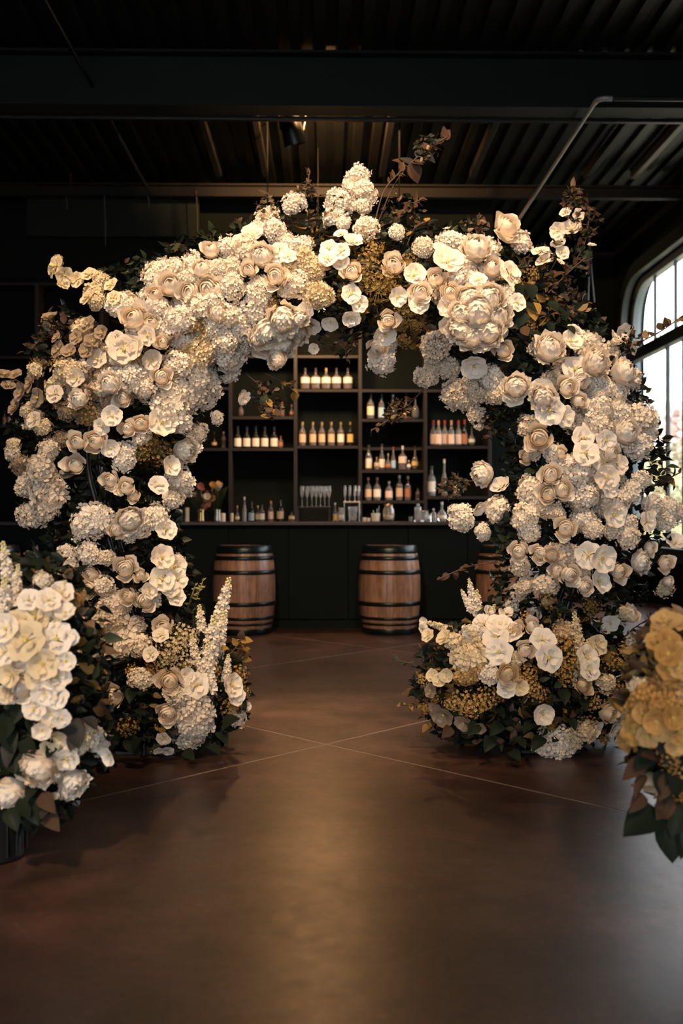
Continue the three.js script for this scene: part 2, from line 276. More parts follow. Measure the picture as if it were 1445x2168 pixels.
// barrels
const woodTex = texture(512, (u, v) => { const g = fbm(u * 40, v * 3, 2, 4), h = fbm(u * 9, v * 6, 6, 3), k = 0.60 + 0.22 * g + 0.22 * h; return [k * 1.0, k * 0.80, k * 0.68]; }, true);
const mStaves = [0.75, 0.9, 1.05, 0.82].map((k) => { const m = std(lin(0.86 * k, 0.74 * k, 0.66 * k), 0.34); m.map = woodTex; return m; });
const mHoop = std(lin(0.012, 0.02, 0.022), 0.3, { metalness: 0.6 });
{
  const BH = 0.875, prof = (y) => 0.262 + 0.05 * (1 - Math.pow(Math.abs(y / BH * 2 - 1), 2.2));
  const N = 20, staveGeo = [];
  for (let v = 0; v < 2; v++) {
    const pos = [], uv = [], idx = [], a0 = Math.PI / N * 0.975, rows = 14;
    for (let j = 0; j <= rows; j++) for (let i = 0; i <= 4; i++) {
      const y = BH * j / rows, u = (i / 2 - 1), edge = Math.abs(u) > 0.9 ? 0.0022 : 0, r = prof(y) - edge - v * 0.0012, a = u * a0;
      pos.push(Math.sin(a) * r, y, Math.cos(a) * r); uv.push(i / 4 * 0.12 + v * 0.4, y * 1.1);
    }
    for (let j = 0; j < rows; j++) for (let i = 0; i < 4; i++) { const k = j * 5 + i; idx.push(k, k + 1, k + 6, k, k + 6, k + 5); }
    const g = new THREE.BufferGeometry(); g.setAttribute('position', new THREE.Float32BufferAttribute(pos, 3)); g.setAttribute('uv', new THREE.Float32BufferAttribute(uv, 2)); g.setIndex(idx); g.computeVertexNormals(); staveGeo.push(g);
  }
  const hoop = (y0, y1) => new THREE.LatheGeometry([[prof(y0) - 0.01, y0], [prof(y0) + 0.006, y0], [prof((y0 + y1) / 2) + 0.007, (y0 + y1) / 2], [prof(y1) + 0.006, y1], [prof(y1) - 0.01, y1]].map(([x, y]) => new THREE.Vector2(x, y)), 40);
  const hoops = [[0.0, 0.062], [0.095, 0.118], [0.148, 0.178], [0.285, 0.325], [0.595, 0.635], [0.735, 0.775], [0.8, 0.877]].map(([a, b]) => hoop(a, b));
  const core = new THREE.LatheGeometry([[0, 0.03], [0.25, 0.03], [0.295, BH / 2], [0.25, BH - 0.03], [0, BH - 0.03]].map(([x, y]) => new THREE.Vector2(x, y)), 32);
  for (const [px, label] of [[517, 'oak barrel half hidden by the tall cream flower spike, next to the bar'], [824, 'oak barrel with black hoops standing clear in the middle of the arch opening'], [1073, 'oak barrel mostly hidden behind the flowers of the arch leg by the window'], [-18, 'oak barrel peeking out beside the arch leg farthest from the window']]) {
    const b = thing('oak_barrel', label, 'barrel', V(xAt(px, 10.0), 0, -9.99), 'oak barrels along the bar');
    b.rotation.y = px * 0.7;
    part('barrel_head', core, mStaves[1], b);
    for (let k = 0; k < N; k++) part('stave', staveGeo[k % 3 ? 0 : 1], mStaves[(k * 7 + (k >> 2)) % 4], b, undefined, new THREE.Quaternion().setFromAxisAngle(V(0, 1, 0), k / N * Math.PI * 2));
    for (const g of hoops) part('hoop', g, mHoop, b);
  }
}

// ---------------------------------------------------------------- bottles and bar things
const SHAPE = {                                                 // unit height, unit radius
  whisky: { body: [[0, 0], [0.9, 0], [1, 0.02], [1, 0.55], [0.93, 0.62], [0.42, 0.72], [0.34, 0.78], [0.32, 0.9], [0, 0.9]], label: [0.14, 0.48], cap: [0.36, 0.88, 1] },
  squat: { body: [[0, 0], [0.9, 0], [1, 0.03], [1, 0.52], [0.85, 0.6], [0.32, 0.68], [0.25, 0.74], [0.25, 0.86], [0, 0.86]], label: [0.27, 0.54], cap: [0.28, 0.84, 1] },
  wine: { body: [[0, 0], [0.9, 0], [1, 0.02], [1, 0.5], [0.9, 0.58], [0.5, 0.68], [0.36, 0.74], [0.34, 0.95], [0, 0.95]], label: [0.06, 0.44], cap: [0.37, 0.82, 1] },
  slim: { body: [[0, 0], [0.92, 0], [1, 0.02], [1, 0.45], [0.8, 0.54], [0.4, 0.66], [0.36, 0.92], [0, 0.92]], label: [0.08, 0.4], cap: [0.4, 0.9, 1] },
  round: { body: [[0, 0], [0.6, 0], [0.9, 0.1], [1, 0.26], [0.9, 0.42], [0.5, 0.54], [0.24, 0.6], [0.22, 0.88], [0, 0.88]], label: [0.16, 0.34], cap: [0.27, 0.86, 1] },
};
for (const s of Object.values(SHAPE)) { s.g = lathe(s.body); s.c = new THREE.CylinderGeometry(s.cap[0], s.cap[0], s.cap[2] - s.cap[1], 14).translate(0, (s.cap[1] + s.cap[2]) / 2, 0); s.l = new THREE.CylinderGeometry(1.02, 1.02, s.label[1] - s.label[0], 20, 1, true, -1.9, 3.8).translate(0, (s.label[0] + s.label[1]) / 2, 0); }
const glass = (r, g, b, d = 0.05) => new THREE.MeshPhysicalMaterial({ color: 0xffffff, roughness: 0.05, transmission: 0.9, thickness: 0.05, ior: 1.45, attenuationColor: lin(r, g, b), attenuationDistance: d });
const GL = { amber: glass(0.75, 0.25, 0.05), dark: std(lin(0.012, 0.012, 0.008), 0.12), green: glass(0.1, 0.2, 0.07), clear: glass(0.85, 0.93, 0.95, 0.3), gold: glass(0.9, 0.55, 0.12), red: glass(0.6, 0.06, 0.03), blue: glass(0.3, 0.45, 0.6, 0.1) };
const paper = (r, g, b) => std(lin(r, g, b), 0.7, { side: THREE.DoubleSide });
const PA = { white: paper(0.8, 0.72, 0.62), cream: paper(0.75, 0.6, 0.4), tan: paper(0.62, 0.44, 0.28), pink: paper(0.75, 0.55, 0.46), dark: paper(0.03, 0.025, 0.02), blue: paper(0.35, 0.5, 0.6), rust: paper(0.4, 0.16, 0.08), gold: paper(0.6, 0.42, 0.14) };
const mCap = { black: std(lin(0.02, 0.02, 0.02), 0.4), gold: std(lin(0.55, 0.35, 0.12), 0.3, { metalness: 0.7 }), cork: std(lin(0.4, 0.24, 0.12), 0.7), white: std(lin(0.6, 0.58, 0.55), 0.5), red: std(lin(0.3, 0.03, 0.02), 0.4) };
function bottle(px, base, h, w, Z, shape, gl, lab, cap, label, group) {
  const s = SHAPE[shape], p = at(px, base, Z), k = Z / F;
  const t = thing('bottle', label, 'bottle', p, group);
  const set = (o) => { o.scale.set(w / 2 * k, h * k, w / 2 * k); return o; };
  set(part('glass_body', s.g, GL[gl], t));
  if (lab) { const m = set(part('paper_label', s.l, PA[lab], t)); m.rotation.y = rr(-0.35, 0.35); }
  set(part('bottle_cap', s.c, mCap[cap], t));
  return t;
}
const SB = SZ + 0.13;
const ord = ['first', 'second', 'third', 'fourth', 'fifth', 'sixth', 'seventh'];
[646, 668, 690, 712, 736].forEach((x, i) => bottle(x, 823.5, 44, 19, SB, 'squat', 'amber', 'white', i == 2 ? 'gold' : 'black', `squat amber bottle, ${ord[i]} of five on the highest shelf counting towards the window`, 'squat whisky bottles on the highest lit shelf'));
[640, 662, 681, 701, 721].forEach((x, i) => bottle(x, 943.5, 50, 14, SB, 'whisky', 'amber', i == 4 ? 'white' : 'tan', 'gold', `gold-topped whisky bottle, ${ord[i]} on the centre shelf counting towards the window`, 'gold-topped bottles on the centre shelf'));
bottle(741, 943.5, 50, 13, SB, 'whisky', 'dark', 'gold', 'gold', 'dark bottle with scattered gold marks at the end of the centre shelf row');
[503, 522, 541, 560, 580].forEach((x, i) => bottle(x, 948, 45, 15, SB, 'wine', 'dark', 'white', 'black', `black bottle with white label, ${ord[i]} of five in its row counting towards the window`, 'black bottles with white labels'));
bottle(594, 948, 25, 9, SB, 'whisky', 'red', 'rust', 'red', 'tiny red bottle at the end of the row of white-labelled black bottles');
bottle(510, 881, 32, 11, SB, 'round', 'red', null, 'cork', 'small red bottle behind the hanging leaves, alone at the near end of its shelf');
bottle(597, 881, 30, 10, SB, 'whisky', 'red', null, 'red', 'small red bottle behind the golden hanging sprig');
bottle(617, 881, 24, 9, SB, 'round', 'amber', 'rust', 'cork', 'small orange bottle tucked against the shelf upright under the peony cluster');
bottle(453, 948, 34, 11, SB, 'round', 'dark', 'tan', 'black', 'dim round bottle in the shadowed shelf cell beside the arch blooms');
bottle(473, 948, 34, 10, SB, 'whisky', 'amber', 'dark', 'cork', 'dim amber bottle next to the upright in the shadowed shelf cell');
bottle(784, 886.5, 53, 15, SB, 'whisky', 'amber', 'cream', 'black', 'amber bottle with large cream label, beside the dark green bottle with blue label');
bottle(807, 886.5, 53, 13, SB, 'wine', 'green', 'blue', 'black', 'dark green bottle with pale blue label beside the cream-labelled one');
bottle(831, 886.5, 51, 12, SB, 'slim', 'green', 'blue', 'white', 'dark slim bottle with white cap behind the hanging twig');
bottle(859, 886.5, 53, 15, SB, 'round', 'gold', 'gold', 'black', 'yellow round bottle with a long dark neck behind the hanging leaves');
bottle(879, 886.5, 50, 16, SB, 'round', 'blue', null, 'red', 'blue round bottle with red stopper beside the hanging leaves');
bottle(780, 994, 52, 14, SB, 'wine', 'green', 'white', 'black', 'dark green bottle with white label at the start of the mixed shelf');
bottle(808, 994, 54, 12, SB, 'slim', 'green', 'white', 'black', 'slim dark bottle with a small white label on the mixed shelf');
bottle(797, 994, 26, 10, SB - 0.06, 'squat', 'gold', 'tan', 'gold', 'short tan jar between the two dark bottles on the mixed shelf');
bottle(821, 994, 34, 11, SB - 0.06, 'round', 'amber', 'rust', 'gold', 'short amber bottle with gold top, in the middle of the mixed shelf');
bottle(832, 994, 48, 10, SB, 'slim', 'amber', 'blue', 'red', 'slim amber bottle with red cap, in the middle of the mixed shelf');
bottle(852, 994, 50, 17, SB, 'squat', 'amber', 'pink', 'white', 'broad amber bottle with pinkish label and tall pale neck on the mixed shelf');
bottle(865, 994, 20, 8, SB - 0.06, 'squat', 'clear', 'white', 'white', 'tiny clear bottle beside the broad pink-labelled bottle');
bottle(878, 994, 50, 14, SB, 'round', 'gold', 'gold', 'black', 'golden round bottle with tall neck at the end of the mixed shelf');
[[779, 48, 14, 'amber', 'tan', 'cork'], [798, 48, 15, 'amber', 'white', 'cork'], [823, 40, 15, 'clear', 'pink', 'white'], [845, 53, 14, 'gold', 'tan', 'white'], [863, 51, 13, 'amber', 'rust', 'white']].forEach(([x, h, w, g, l, c], i) => bottle(x, 1059, h, w, SB, 'whisky', g, l, c, ['amber whisky bottle with low tan label, by the upright on the lowest bottle shelf', 'amber bottle with white shoulder label on the lowest bottle shelf', 'short pale pink bottle in the middle of the lowest bottle shelf', 'tall tan bottle with white stopper on the lowest bottle shelf', 'amber bottle with rust label at the end of the lowest bottle shelf'][i], 'bottles on the lowest bottle shelf'));
bottle(884, 1059, 26, 10, SB, 'whisky', 'amber', 'dark', 'black', 'small dim amber bottle in the corner of the lowest bottle shelf');
[917, 928, 941, 955, 970].forEach((x, i) => bottle(x, 943, 53, 13, SB - (i % 2) * 0.05, 'wine', 'clear', 'pink', i % 2 ? 'cork' : 'red', `pale pink-labelled bottle, ${ord[i]} of five counting towards the window`, 'pink-labelled bottles nearest the window'));
bottle(983, 943, 55, 12, SB, 'wine', 'dark', 'rust', 'red', 'dark bottle with red top after the row of pink-labelled bottles');
bottle(998, 943, 40, 13, SB, 'round', 'clear', 'white', 'black', 'clear round bottle at the end of the shelf nearest the window');
bottle(913, 1050, 64, 17, SB, 'whisky', 'clear', 'white', 'black', 'tall clear bottle with white label standing low at the bar end under the window-side shelf');
bottle(940, 1050, 78, 12, SB, 'slim', 'clear', null, 'white', 'very tall slim clear bottle behind the dry twig near the window end');
bottle(965, 1050, 42, 13, SB, 'squat', 'gold', 'cream', 'cork', 'dim cream-labelled bottle at the window end of the bar');
[[10, 900, 30, 9, 'red', 'rust'], [22, 900, 34, 10, 'amber', 'pink'], [36, 900, 26, 9, 'dark', 'tan']].forEach(([x, b, h, w, g, l], i) => bottle(x, b - 0.5, h, w, SB, 'whisky', g, l, 'black', ['small red bottle at the far end of its shelf behind the drooping blossoms', 'small amber bottle with pink label beyond the arch leg', 'small dark bottle next to the drooping blossoms beyond the arch leg'][i]));

// counter things
const BOUQUETS = [];
const CZ = 10.62, cb = (px, dz = 0) => V(xAt(px, CZ + dz), CT, -(CZ + dz)), kc = CZ / F;
const mClear = glass(0.9, 0.95, 0.97, 0.5), mBrass = std(lin(0.5, 0.34, 0.14), 0.25, { metalness: 0.8 }), mWax = std(lin(0.85, 0.75, 0.58), 0.6), mSilver = std(lin(0.5, 0.47, 0.44), 0.25, { metalness: 0.8 });
function cb_bottle(px, h, w, shape, gl, lab, cap, label, dz = 0) { const p = bottle(px, 1103, h, w, CZ + dz, shape, gl, lab, cap, label); p.position.copy(cb(px, dz)); }
cb_bottle(517, 52, 9, 'slim', 'clear', null, 'white', 'slim clear bottle with white stopper, tallest before the empty shelf cell', 0.24);
cb_bottle(502, 34, 9, 'round', 'amber', 'cream', 'gold', 'small amber bottle in front of the tall slim clear bottle');
cb_bottle(532, 42, 12, 'wine', 'dark', 'blue', 'black', 'dark wine bottle on the bar near the slim clear bottle');
cb_bottle(545, 34, 10, 'whisky', 'dark', 'tan', 'gold', 'short dark bottle with gold cap on the bar', 0.1);
cb_bottle(554, 36, 12, 'whisky', 'green', 'white', 'black', 'green bottle with white label on the bar');
cb_bottle(573, 44, 11, 'whisky', 'amber', 'pink', 'cork', 'amber bottle with pinkish label and cork on the bar');
cb_bottle(593, 46, 14, 'whisky', 'dark', 'tan', 'black', 'dark bottle with large tan label on the bar');
cb_bottle(617, 22, 12, 'squat', 'amber', 'cream', 'black', 'squat little amber bottle by the shelf upright on the bar');
cb_bottle(709, 40, 9, 'slim', 'green', 'gold', 'white', 'slim green bottle between the glass rack and the small tray stand');
cb_bottle(917, 28, 12, 'whisky', 'clear', null, 'white', 'little clear bottle between the jars and the pale decanter');
cb_bottle(935, 42, 20, 'round', 'clear', 'white', 'white', 'pale round decanter near the window end of the bar');
cb_bottle(905, 24, 9, 'squat', 'clear', 'white', 'black', 'small clear spice bottle beside the ribbed jar', 0.1);
function jar(name, cat, px, prof, m, label, extra, dz = 0) {
  const t = thing(name, label, cat, cb(px, dz));
  part(name === 'candle' ? 'wax' : 'vessel', lathe(prof.map(([x, y]) => [x * kc, y * kc])), m, t);
  if (extra) extra(t); return t;
}
const cup = (r, h, th = 0.8) => [[0, 0], [r * 0.9, 0], [r, 1], [r, h], [r - th, h], [r - th, 1.5], [0, 1.2]];
const wick = (h) => (t) => part('wick', new THREE.CylinderGeometry(0.002, 0.002, 0.02, 5).translate(0, h * kc + 0.008, 0), mBlackMetal, t);
jar('candle', 'candle', 396, [[0, 0], [4, 0], [4.3, 1], [4.2, 29], [3.6, 30], [0, 29]], mWax, 'tall cream pillar candle beside the dark box at the end of the bar', wick(29));
jar('candle', 'candle', 472, [[0, 0], [5, 0], [5.2, 1], [5.1, 17], [4.4, 18], [0, 17]], mWax, 'short thick cream candle after the small bouquets', wick(17));
jar('candle', 'candle', 491, [[0, 0], [3, 0], [3.2, 1], [3.1, 17], [2.6, 18], [0, 17]], mWax, 'thin short white candle between the thick candle and the bottles', wick(17));
jar('carafe', 'carafe', 721, [[0, 0], [9, 0], [9.5, 2], [5, 24], [5.5, 30], [4.8, 30], [4.2, 24], [8.4, 3], [0, 2]], mClear, 'cone-shaped clear carafe under the small tray stand', (t) => part('milk', lathe([[0, 2.4], [7.8, 3.4], [6.2, 13], [0, 13]].map(([x, y]) => [x * kc, y * kc])), mWax, t));
jar('glass_pitcher', 'pitcher', 746, [[0, 0], [7, 0], [8, 2], [10.5, 32], [9.8, 32], [7.2, 3], [0, 2]], mClear, 'tall clear glass pitcher under the white tray', (t) => part('pitcher_handle', tube([V(9.6, 26, 0), V(15, 24, 0), V(14, 12, 0), V(8.8, 9, 0)].map((v) => v.multiplyScalar(kc)), 0.005, 12, 6), mClear, t));
jar('cup', 'cup', 771, cup(4, 9), PA.white, 'tiny white cup, first of the pair beside the pitcher');
jar('cup', 'cup', 780, cup(4, 8), PA.white, 'tiny white cup, second of the pair beside the utensil jug');
jar('utensil_jug', 'jug', 795, [[0, 0], [8, 0], [9, 2], [10, 18], [9.2, 18], [8, 3], [0, 2]], PA.white, 'white jug full of bar tools, beside the amber jar', (t) => { for (const [x, z, h, a] of [[-4, 0, 16, 0.2], [2, 2, 20, -0.05], [6, -1, 26, -0.1]]) part('bar_tool', new THREE.CylinderGeometry(0.004, 0.004, h * kc, 6).rotateZ(a).translate(x * kc, (8 + h / 2) * kc, z * kc), mSilver, t); });
jar('glass_jar', 'jar', 822, [[0, 0], [9, 0], [11, 3], [12.5, 14], [12, 25], [9, 31], [9, 34], [8.2, 34], [8.2, 31], [11, 25], [11.6, 14], [10, 4], [0, 3]], glass(0.85, 0.5, 0.15, 0.04), 'big amber glass jar on the bar, its lid dark', (t) => { part('jar_lid', lathe([[0, 34], [9.5, 34], [9.5, 36], [2, 37], [2, 39], [0, 39]].map(([x, y]) => [x * kc, y * kc])), mBrass, t); part('sugar', lathe([[0, 3.2], [9, 4.4], [9.4, 13], [0, 14]].map(([x, y]) => [x * kc, y * kc])), mWax, t); });
jar('cup', 'cup', 869, cup(4.5, 11), std(lin(0.16, 0.2, 0.24), 0.4), 'small blue-grey cup standing by itself between the amber jar and the clear jars');
jar('glass_jar', 'jar', 884, [[0, 0], [7, 0], [7.6, 1.5], [7.6, 30], [6.8, 32], [6.8, 4], [0, 3]], mClear, 'tall ribbed clear jar with metal tools inside', (t) => { for (let k = 0; k < 4; k++) part('bar_tool', new THREE.CylinderGeometry(0.0035, 0.0035, 34 * kc, 6).rotateZ(0.06 * (k - 1.5)).translate((k - 1.5) * 2.6 * kc, 21 * kc, 0), mSilver, t); });
jar('glass_jar', 'jar', 898, [[0, 0], [6, 0], [6.6, 1.5], [6.6, 20], [6, 21], [6, 3], [0, 2]], mClear, 'shorter clear jar touching the tall ribbed jar', (t) => part('jar_lid', lathe([[0, 21], [6.8, 21], [6.8, 23], [0, 23.5]].map(([x, y]) => [x * kc, y * kc])), mSilver, t));
BOUQUETS.push([425, 1050, 'r', 'little vase of dark red and pink blossoms on the bar, beside the tall candle'], [460, 1042, 'y', 'little vase of yellow and white blossoms on the bar, next to the red one']);
{ // the appliance box, brass cup, stands
  const b = thing('coffee_box', 'dark box with a pale metal arch front, at the shadowed bar end', 'box', cb(376, 0.1));
  part('box_body', rbox(26 * kc, 26 * kc, 0.14, 0.008, 0, 13 * kc, 0), mBlackMetal, b);
  part('arch_trim', tube([V(-11, 1, 15), V(-11, 16, 15), V(-5, 24, 15), V(6, 25, 15), V(12, 20, 15)].map((v) => v.multiplyScalar(kc)), 0.006, 20, 6), mSilver, b);
  const st = thing('tray_stand', 'small white-edged tray on thin wire legs, holding slim glasses', 'stand', cb(744, 0.05));
  part('tray', rbox(35 * kc, 2.4 * kc, 0.2, 0.004, 0, 41.5 * kc, 0), PA.white, st);
  for (const [x, z] of [[-16, 0.09], [16, 0.09], [-16, -0.09], [16, -0.09]]) part('leg', new THREE.CylinderGeometry(0.004, 0.004, 40.5 * kc, 6).translate(x * kc, 20.2 * kc, z), mSilver, st);
  const rk = thing('glass_rack', 'low black rack carrying a row of stemmed glasses', 'rack', cb(664, 0.05));
  part('rack_top', rbox(70 * kc, 3 * kc, 0.24, 0.004, 0, 30 * kc, 0), mShelf, rk);
  for (const [x, z] of [[-33, 0.1], [33, 0.1], [-33, -0.1], [33, -0.1]]) part('leg', box(0.016, 28.5 * kc, 0.016, x * kc, 14.2 * kc, z), mShelf, rk);
  const goblet = lathe([[0, 0], [4.2, 0], [4.2, 0.8], [0.8, 2], [0.7, 18], [3.4, 24], [4.6, 34], [4.2, 44], [3.7, 44], [4, 34], [3, 25], [0, 21]].map(([x, y]) => [x * kc, y * kc]), 16);
  [639, 650, 660, 669, 678, 687, 696].forEach((x, i) => { const t = thing('wine_glass', `clear stemmed glass, ${ord[i]} along the black rack counting towards the window`, 'glass', cb(x, 0.05 + (i % 2 ? 0.06 : -0.05)).setY(CT + 31.5 * kc), 'stemmed glasses on the black rack'); part('bowl_and_stem', goblet, mClear, t); });
  const flute = lathe([[0, 0], [2.8, 0], [2.8, 0.7], [0.7, 1.6], [0.6, 9], [2.6, 14], [3, 26], [2.4, 34], [2.0, 34], [2.5, 26], [2.1, 15], [0, 12]].map(([x, y]) => [x * kc, y * kc]), 14);
  [730, 740, 751, 759].forEach((x, i) => { const t = thing('flute_glass', `slim flute glass, ${ord[i]} on the white tray counting towards the window`, 'glass', cb(x, 0.05 + (i % 2 ? 0.04 : -0.04)).setY(CT + 42.7 * kc), 'flute glasses on the white tray'); part('bowl_and_stem', flute, mClear, t); });
}

// ---------------------------------------------------------------- flowers: shapes (radius about 1, facing +y)
function surface(nu, nv, f, col) {                // grid patch f(u in -1..1, v in 0..1) -> [x, y, z]
  const pos = [], c = [], idx = [];
  for (let j = 0; j <= nv; j++) for (let i = 0; i <= nu; i++) { const u = i / nu * 2 - 1, v = j / nv; pos.push(...f(u, v)); c.push(...col(u, v)); }
  for (let j = 0; j < nv; j++) for (let i = 0; i < nu; i++) { const k = j * (nu + 1) + i; idx.push(k, k + 1, k + nu + 2, k, k + nu + 2, k + nu + 1); }
  const g = new THREE.BufferGeometry(); g.setAttribute('position', new THREE.Float32BufferAttribute(pos, 3)); g.setAttribute('color', new THREE.Float32BufferAttribute(c, 3)); g.setIndex(idx); g.computeVertexNormals(); return g;
}
const plain = (g, c) => { g = g.clone(); for (const k of Object.keys(g.attributes)) if (k !== 'position' && k !== 'normal') g.deleteAttribute(k); const n = g.attributes.position.count, a = new Float32Array(n * 3); for (let i = 0; i < n; i++) a.set(c, i * 3); g.setAttribute('color', new THREE.BufferAttribute(a, 3)); if (!g.index) g.setIndex([...Array(n).keys()]); return g; };
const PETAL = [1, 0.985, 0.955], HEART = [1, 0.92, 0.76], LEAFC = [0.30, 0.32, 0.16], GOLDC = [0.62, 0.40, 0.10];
const mix = (a, b, t) => a.map((x, i) => x + (b[i] - x) * t);
function cupPetal(phi, rTop, y0, h, flare, half, wav, ph, steep = 0.45, bulge = 0) {
  return surface(6, 5, (u, v) => {
    const tip = 1 - 0.2 * u * u, w = v * tip, a = phi + u * half * (0.6 + 0.5 * Math.sin(Math.min(1, v * 1.1) * Math.PI * 0.62));
    const r = rTop * (0.1 + 0.9 * Math.pow(w, steep)) * (1 + bulge * Math.sin(Math.PI * w)) + flare * Math.pow(w, 4) + wav * Math.sin(u * 5 + ph) * w * w, y = y0 + h * w - flare * 0.8 * Math.pow(w, 7) + wav * Math.cos(u * 4 + ph) * w;
    return [Math.sin(a) * r, y, Math.cos(a) * r];
  }, (u, v) => mix(mix(HEART, PETAL, Math.min(1, rTop * 1.3)), PETAL, v));
}
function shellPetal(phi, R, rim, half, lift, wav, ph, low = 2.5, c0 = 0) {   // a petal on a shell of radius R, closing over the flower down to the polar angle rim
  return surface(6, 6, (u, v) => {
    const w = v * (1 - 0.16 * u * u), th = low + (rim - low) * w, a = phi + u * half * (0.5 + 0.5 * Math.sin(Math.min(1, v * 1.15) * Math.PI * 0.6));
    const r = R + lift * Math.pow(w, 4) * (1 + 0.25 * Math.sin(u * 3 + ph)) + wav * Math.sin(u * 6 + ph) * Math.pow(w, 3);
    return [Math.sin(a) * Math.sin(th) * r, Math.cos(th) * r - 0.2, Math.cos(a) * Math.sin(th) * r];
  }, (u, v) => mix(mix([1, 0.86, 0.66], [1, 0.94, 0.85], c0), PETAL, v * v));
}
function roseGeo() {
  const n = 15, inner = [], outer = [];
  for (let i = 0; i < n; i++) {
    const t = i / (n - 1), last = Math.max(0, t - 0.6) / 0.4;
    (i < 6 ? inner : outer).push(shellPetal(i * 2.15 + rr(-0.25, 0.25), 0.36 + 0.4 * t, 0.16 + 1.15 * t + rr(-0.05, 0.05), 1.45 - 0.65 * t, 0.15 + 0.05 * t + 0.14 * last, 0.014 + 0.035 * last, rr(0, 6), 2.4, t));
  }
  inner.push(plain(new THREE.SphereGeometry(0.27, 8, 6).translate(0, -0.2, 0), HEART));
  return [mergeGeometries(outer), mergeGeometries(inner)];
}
function peonyGeo() {
  const n = 64, inner = [], outer = [];
  for (let i = 0; i < n; i++) {
    const t = i / (n - 1);
    (i < 26 ? inner : outer).push(shellPetal(i * 2.4 + rr(-0.5, 0.5), 0.55 + 0.2 * t + rr(-0.05, 0.05), 0.08 + 1.35 * Math.pow(t, 0.75) + rr(-0.15, 0.15), (0.3 + 0.16 / (t + 0.2)) * rr(0.8, 1.2), 0.1 + 0.14 * t + rr(0, 0.08), 0.045, rr(0, 6), 2.2, Math.min(1, t + 0.4)));
  }
  inner.push(plain(new THREE.SphereGeometry(0.46, 10, 8).translate(0, -0.2, 0), HEART));
  return [mergeGeometries(outer), mergeGeometries(inner)];
}
function floret(p, n, r, petals, cup) {             // a small flower of n petals at p facing n, each petal a folded fan
  const q = new THREE.Quaternion().setFromUnitVectors(V(0, 1, 0), n), pos = [], c = [], idx = [], s = rr(0, 6.28);
  for (let k = 0; k < petals; k++) {
    const a = s + k / petals * 6.283, b = pos.length / 3, w = 2.7 / petals;
    for (const [da, d, y] of [[0, 0.08, 0], [-w, 0.62, cup * 0.7], [-w * 0.5, 0.98, cup], [w * 0.5, 1, cup * 0.9], [w, 0.62, cup * 0.55], [0, 0.6, cup * 0.25]]) {
      const v = V(Math.sin(a + da) * d * r, (y + rr(-0.08, 0.08)) * r, Math.cos(a + da) * d * r).applyQuaternion(q).add(p); pos.push(v.x, v.y, v.z);
      c.push(...(d < 0.2 ? HEART : PETAL));
    }
    for (const [i, j] of [[0, 1], [1, 2], [2, 3], [3, 4], [4, 0]]) idx.push(b + i, b + j, b + 5);
  }
  const g = new THREE.BufferGeometry(); g.setAttribute('position', new THREE.Float32BufferAttribute(pos, 3)); g.setAttribute('color', new THREE.Float32BufferAttribute(c, 3)); g.setIndex(idx); g.computeVertexNormals(); return g;
}
function hydrangeaGeo(n, fr, cup) {
  const a = [], ph = rr(0, 90);
  for (let i = 0; i < n; i++) {
    const y = 1 - (i + 0.5) / n * 1.62, r = Math.sqrt(Math.max(0, 1 - y * y)), t = i * 2.39996, d = V(Math.cos(t) * r, y, Math.sin(t) * r).normalize();
    const nn = d.clone().add(V(rr(-0.3, 0.3), rr(-0.3, 0.3), rr(-0.3, 0.3))).normalize();
    const lump = 1 + 0.42 * noise.noise(d.x * 1.9 + ph, d.y * 1.9, d.z * 1.9);
    a.push(floret(d.multiplyScalar(rr(0.64, 0.92) * lump), nn, fr * rr(0.85, 1.2), 4, cup));
  }
  return [mergeGeometries(a), plain(new THREE.IcosahedronGeometry(0.56, 1), [0.62, 0.58, 0.44])];
}
function openGeo(n, cup) {
  const a = [];
  for (let k = 0; k < n; k++) { const g = cupPetal(k / n * 6.283 + rr(-0.15, 0.15), 0.95, -0.15 - 0.05 * (k % 2), 0.25 + cup + rr(-0.1, 0.1), 0.1, 0.62, 0.05, rr(0, 6)); a.push(g); }
  for (let k = 0; k < 3; k++) a.push(cupPetal(k * 2.1 + 0.5, 0.55, -0.1, 0.42 + cup * 0.5, 0.06, 0.6, 0.05, rr(0, 6)));
  const st = [plain(new THREE.SphereGeometry(0.13, 8, 6).translate(0, 0.0, 0), [0.55, 0.5, 0.16])];
  for (let k = 0; k < 9; k++) { const d = V(Math.sin(k * 0.7), 1.6, Math.cos(k * 0.7)).normalize(); st.push(plain(new THREE.IcosahedronGeometry(0.035, 0).translate(d.x * 0.3, d.y * 0.3, d.z * 0.3), [0.8, 0.55, 0.16])); }
  return [mergeGeometries(a), mergeGeometries(st)];
}
function spireGeo() {                                // along +y from -1 to 1
  const a = [], n = 30;
  for (let i = 0; i < n; i++) {
    const t = i / n, y = -1 + 1.7 * t, r = 0.26 * (1 - 0.55 * t), th = i * 2.4, d = V(Math.cos(th), 0.35 + t * 0.5, Math.sin(th)).normalize();
    const g = floret(V(Math.cos(th) * r * 0.6, y, Math.sin(th) * r * 0.6), d, 0.26 * (1 - 0.5 * t), 5, 0.3); a.push(g);
    if (i % 2) a.push(floret(V(Math.cos(th) * r * 0.7, y + 0.03, Math.sin(th) * r * 0.7), d, 0.15 * (1 - 0.5 * t), 4, 0.7));
  }
  const s = [plain(new THREE.CylinderGeometry(0.02, 0.04, 2.1, 6).translate(0, -0.1, 0), LEAFC)];
  for (let i = 0; i < 12; i++) { const t = i / 12, th = i * 2.4; s.push(plain(new THREE.IcosahedronGeometry(0.06 - 0.025 * t, 0).translate(Math.cos(th) * 0.06, 0.66 + 0.34 * t, Math.sin(th) * 0.06), [0.75, 0.68, 0.4])); }
  return [mergeGeometries(a), mergeGeometries(s)];
}
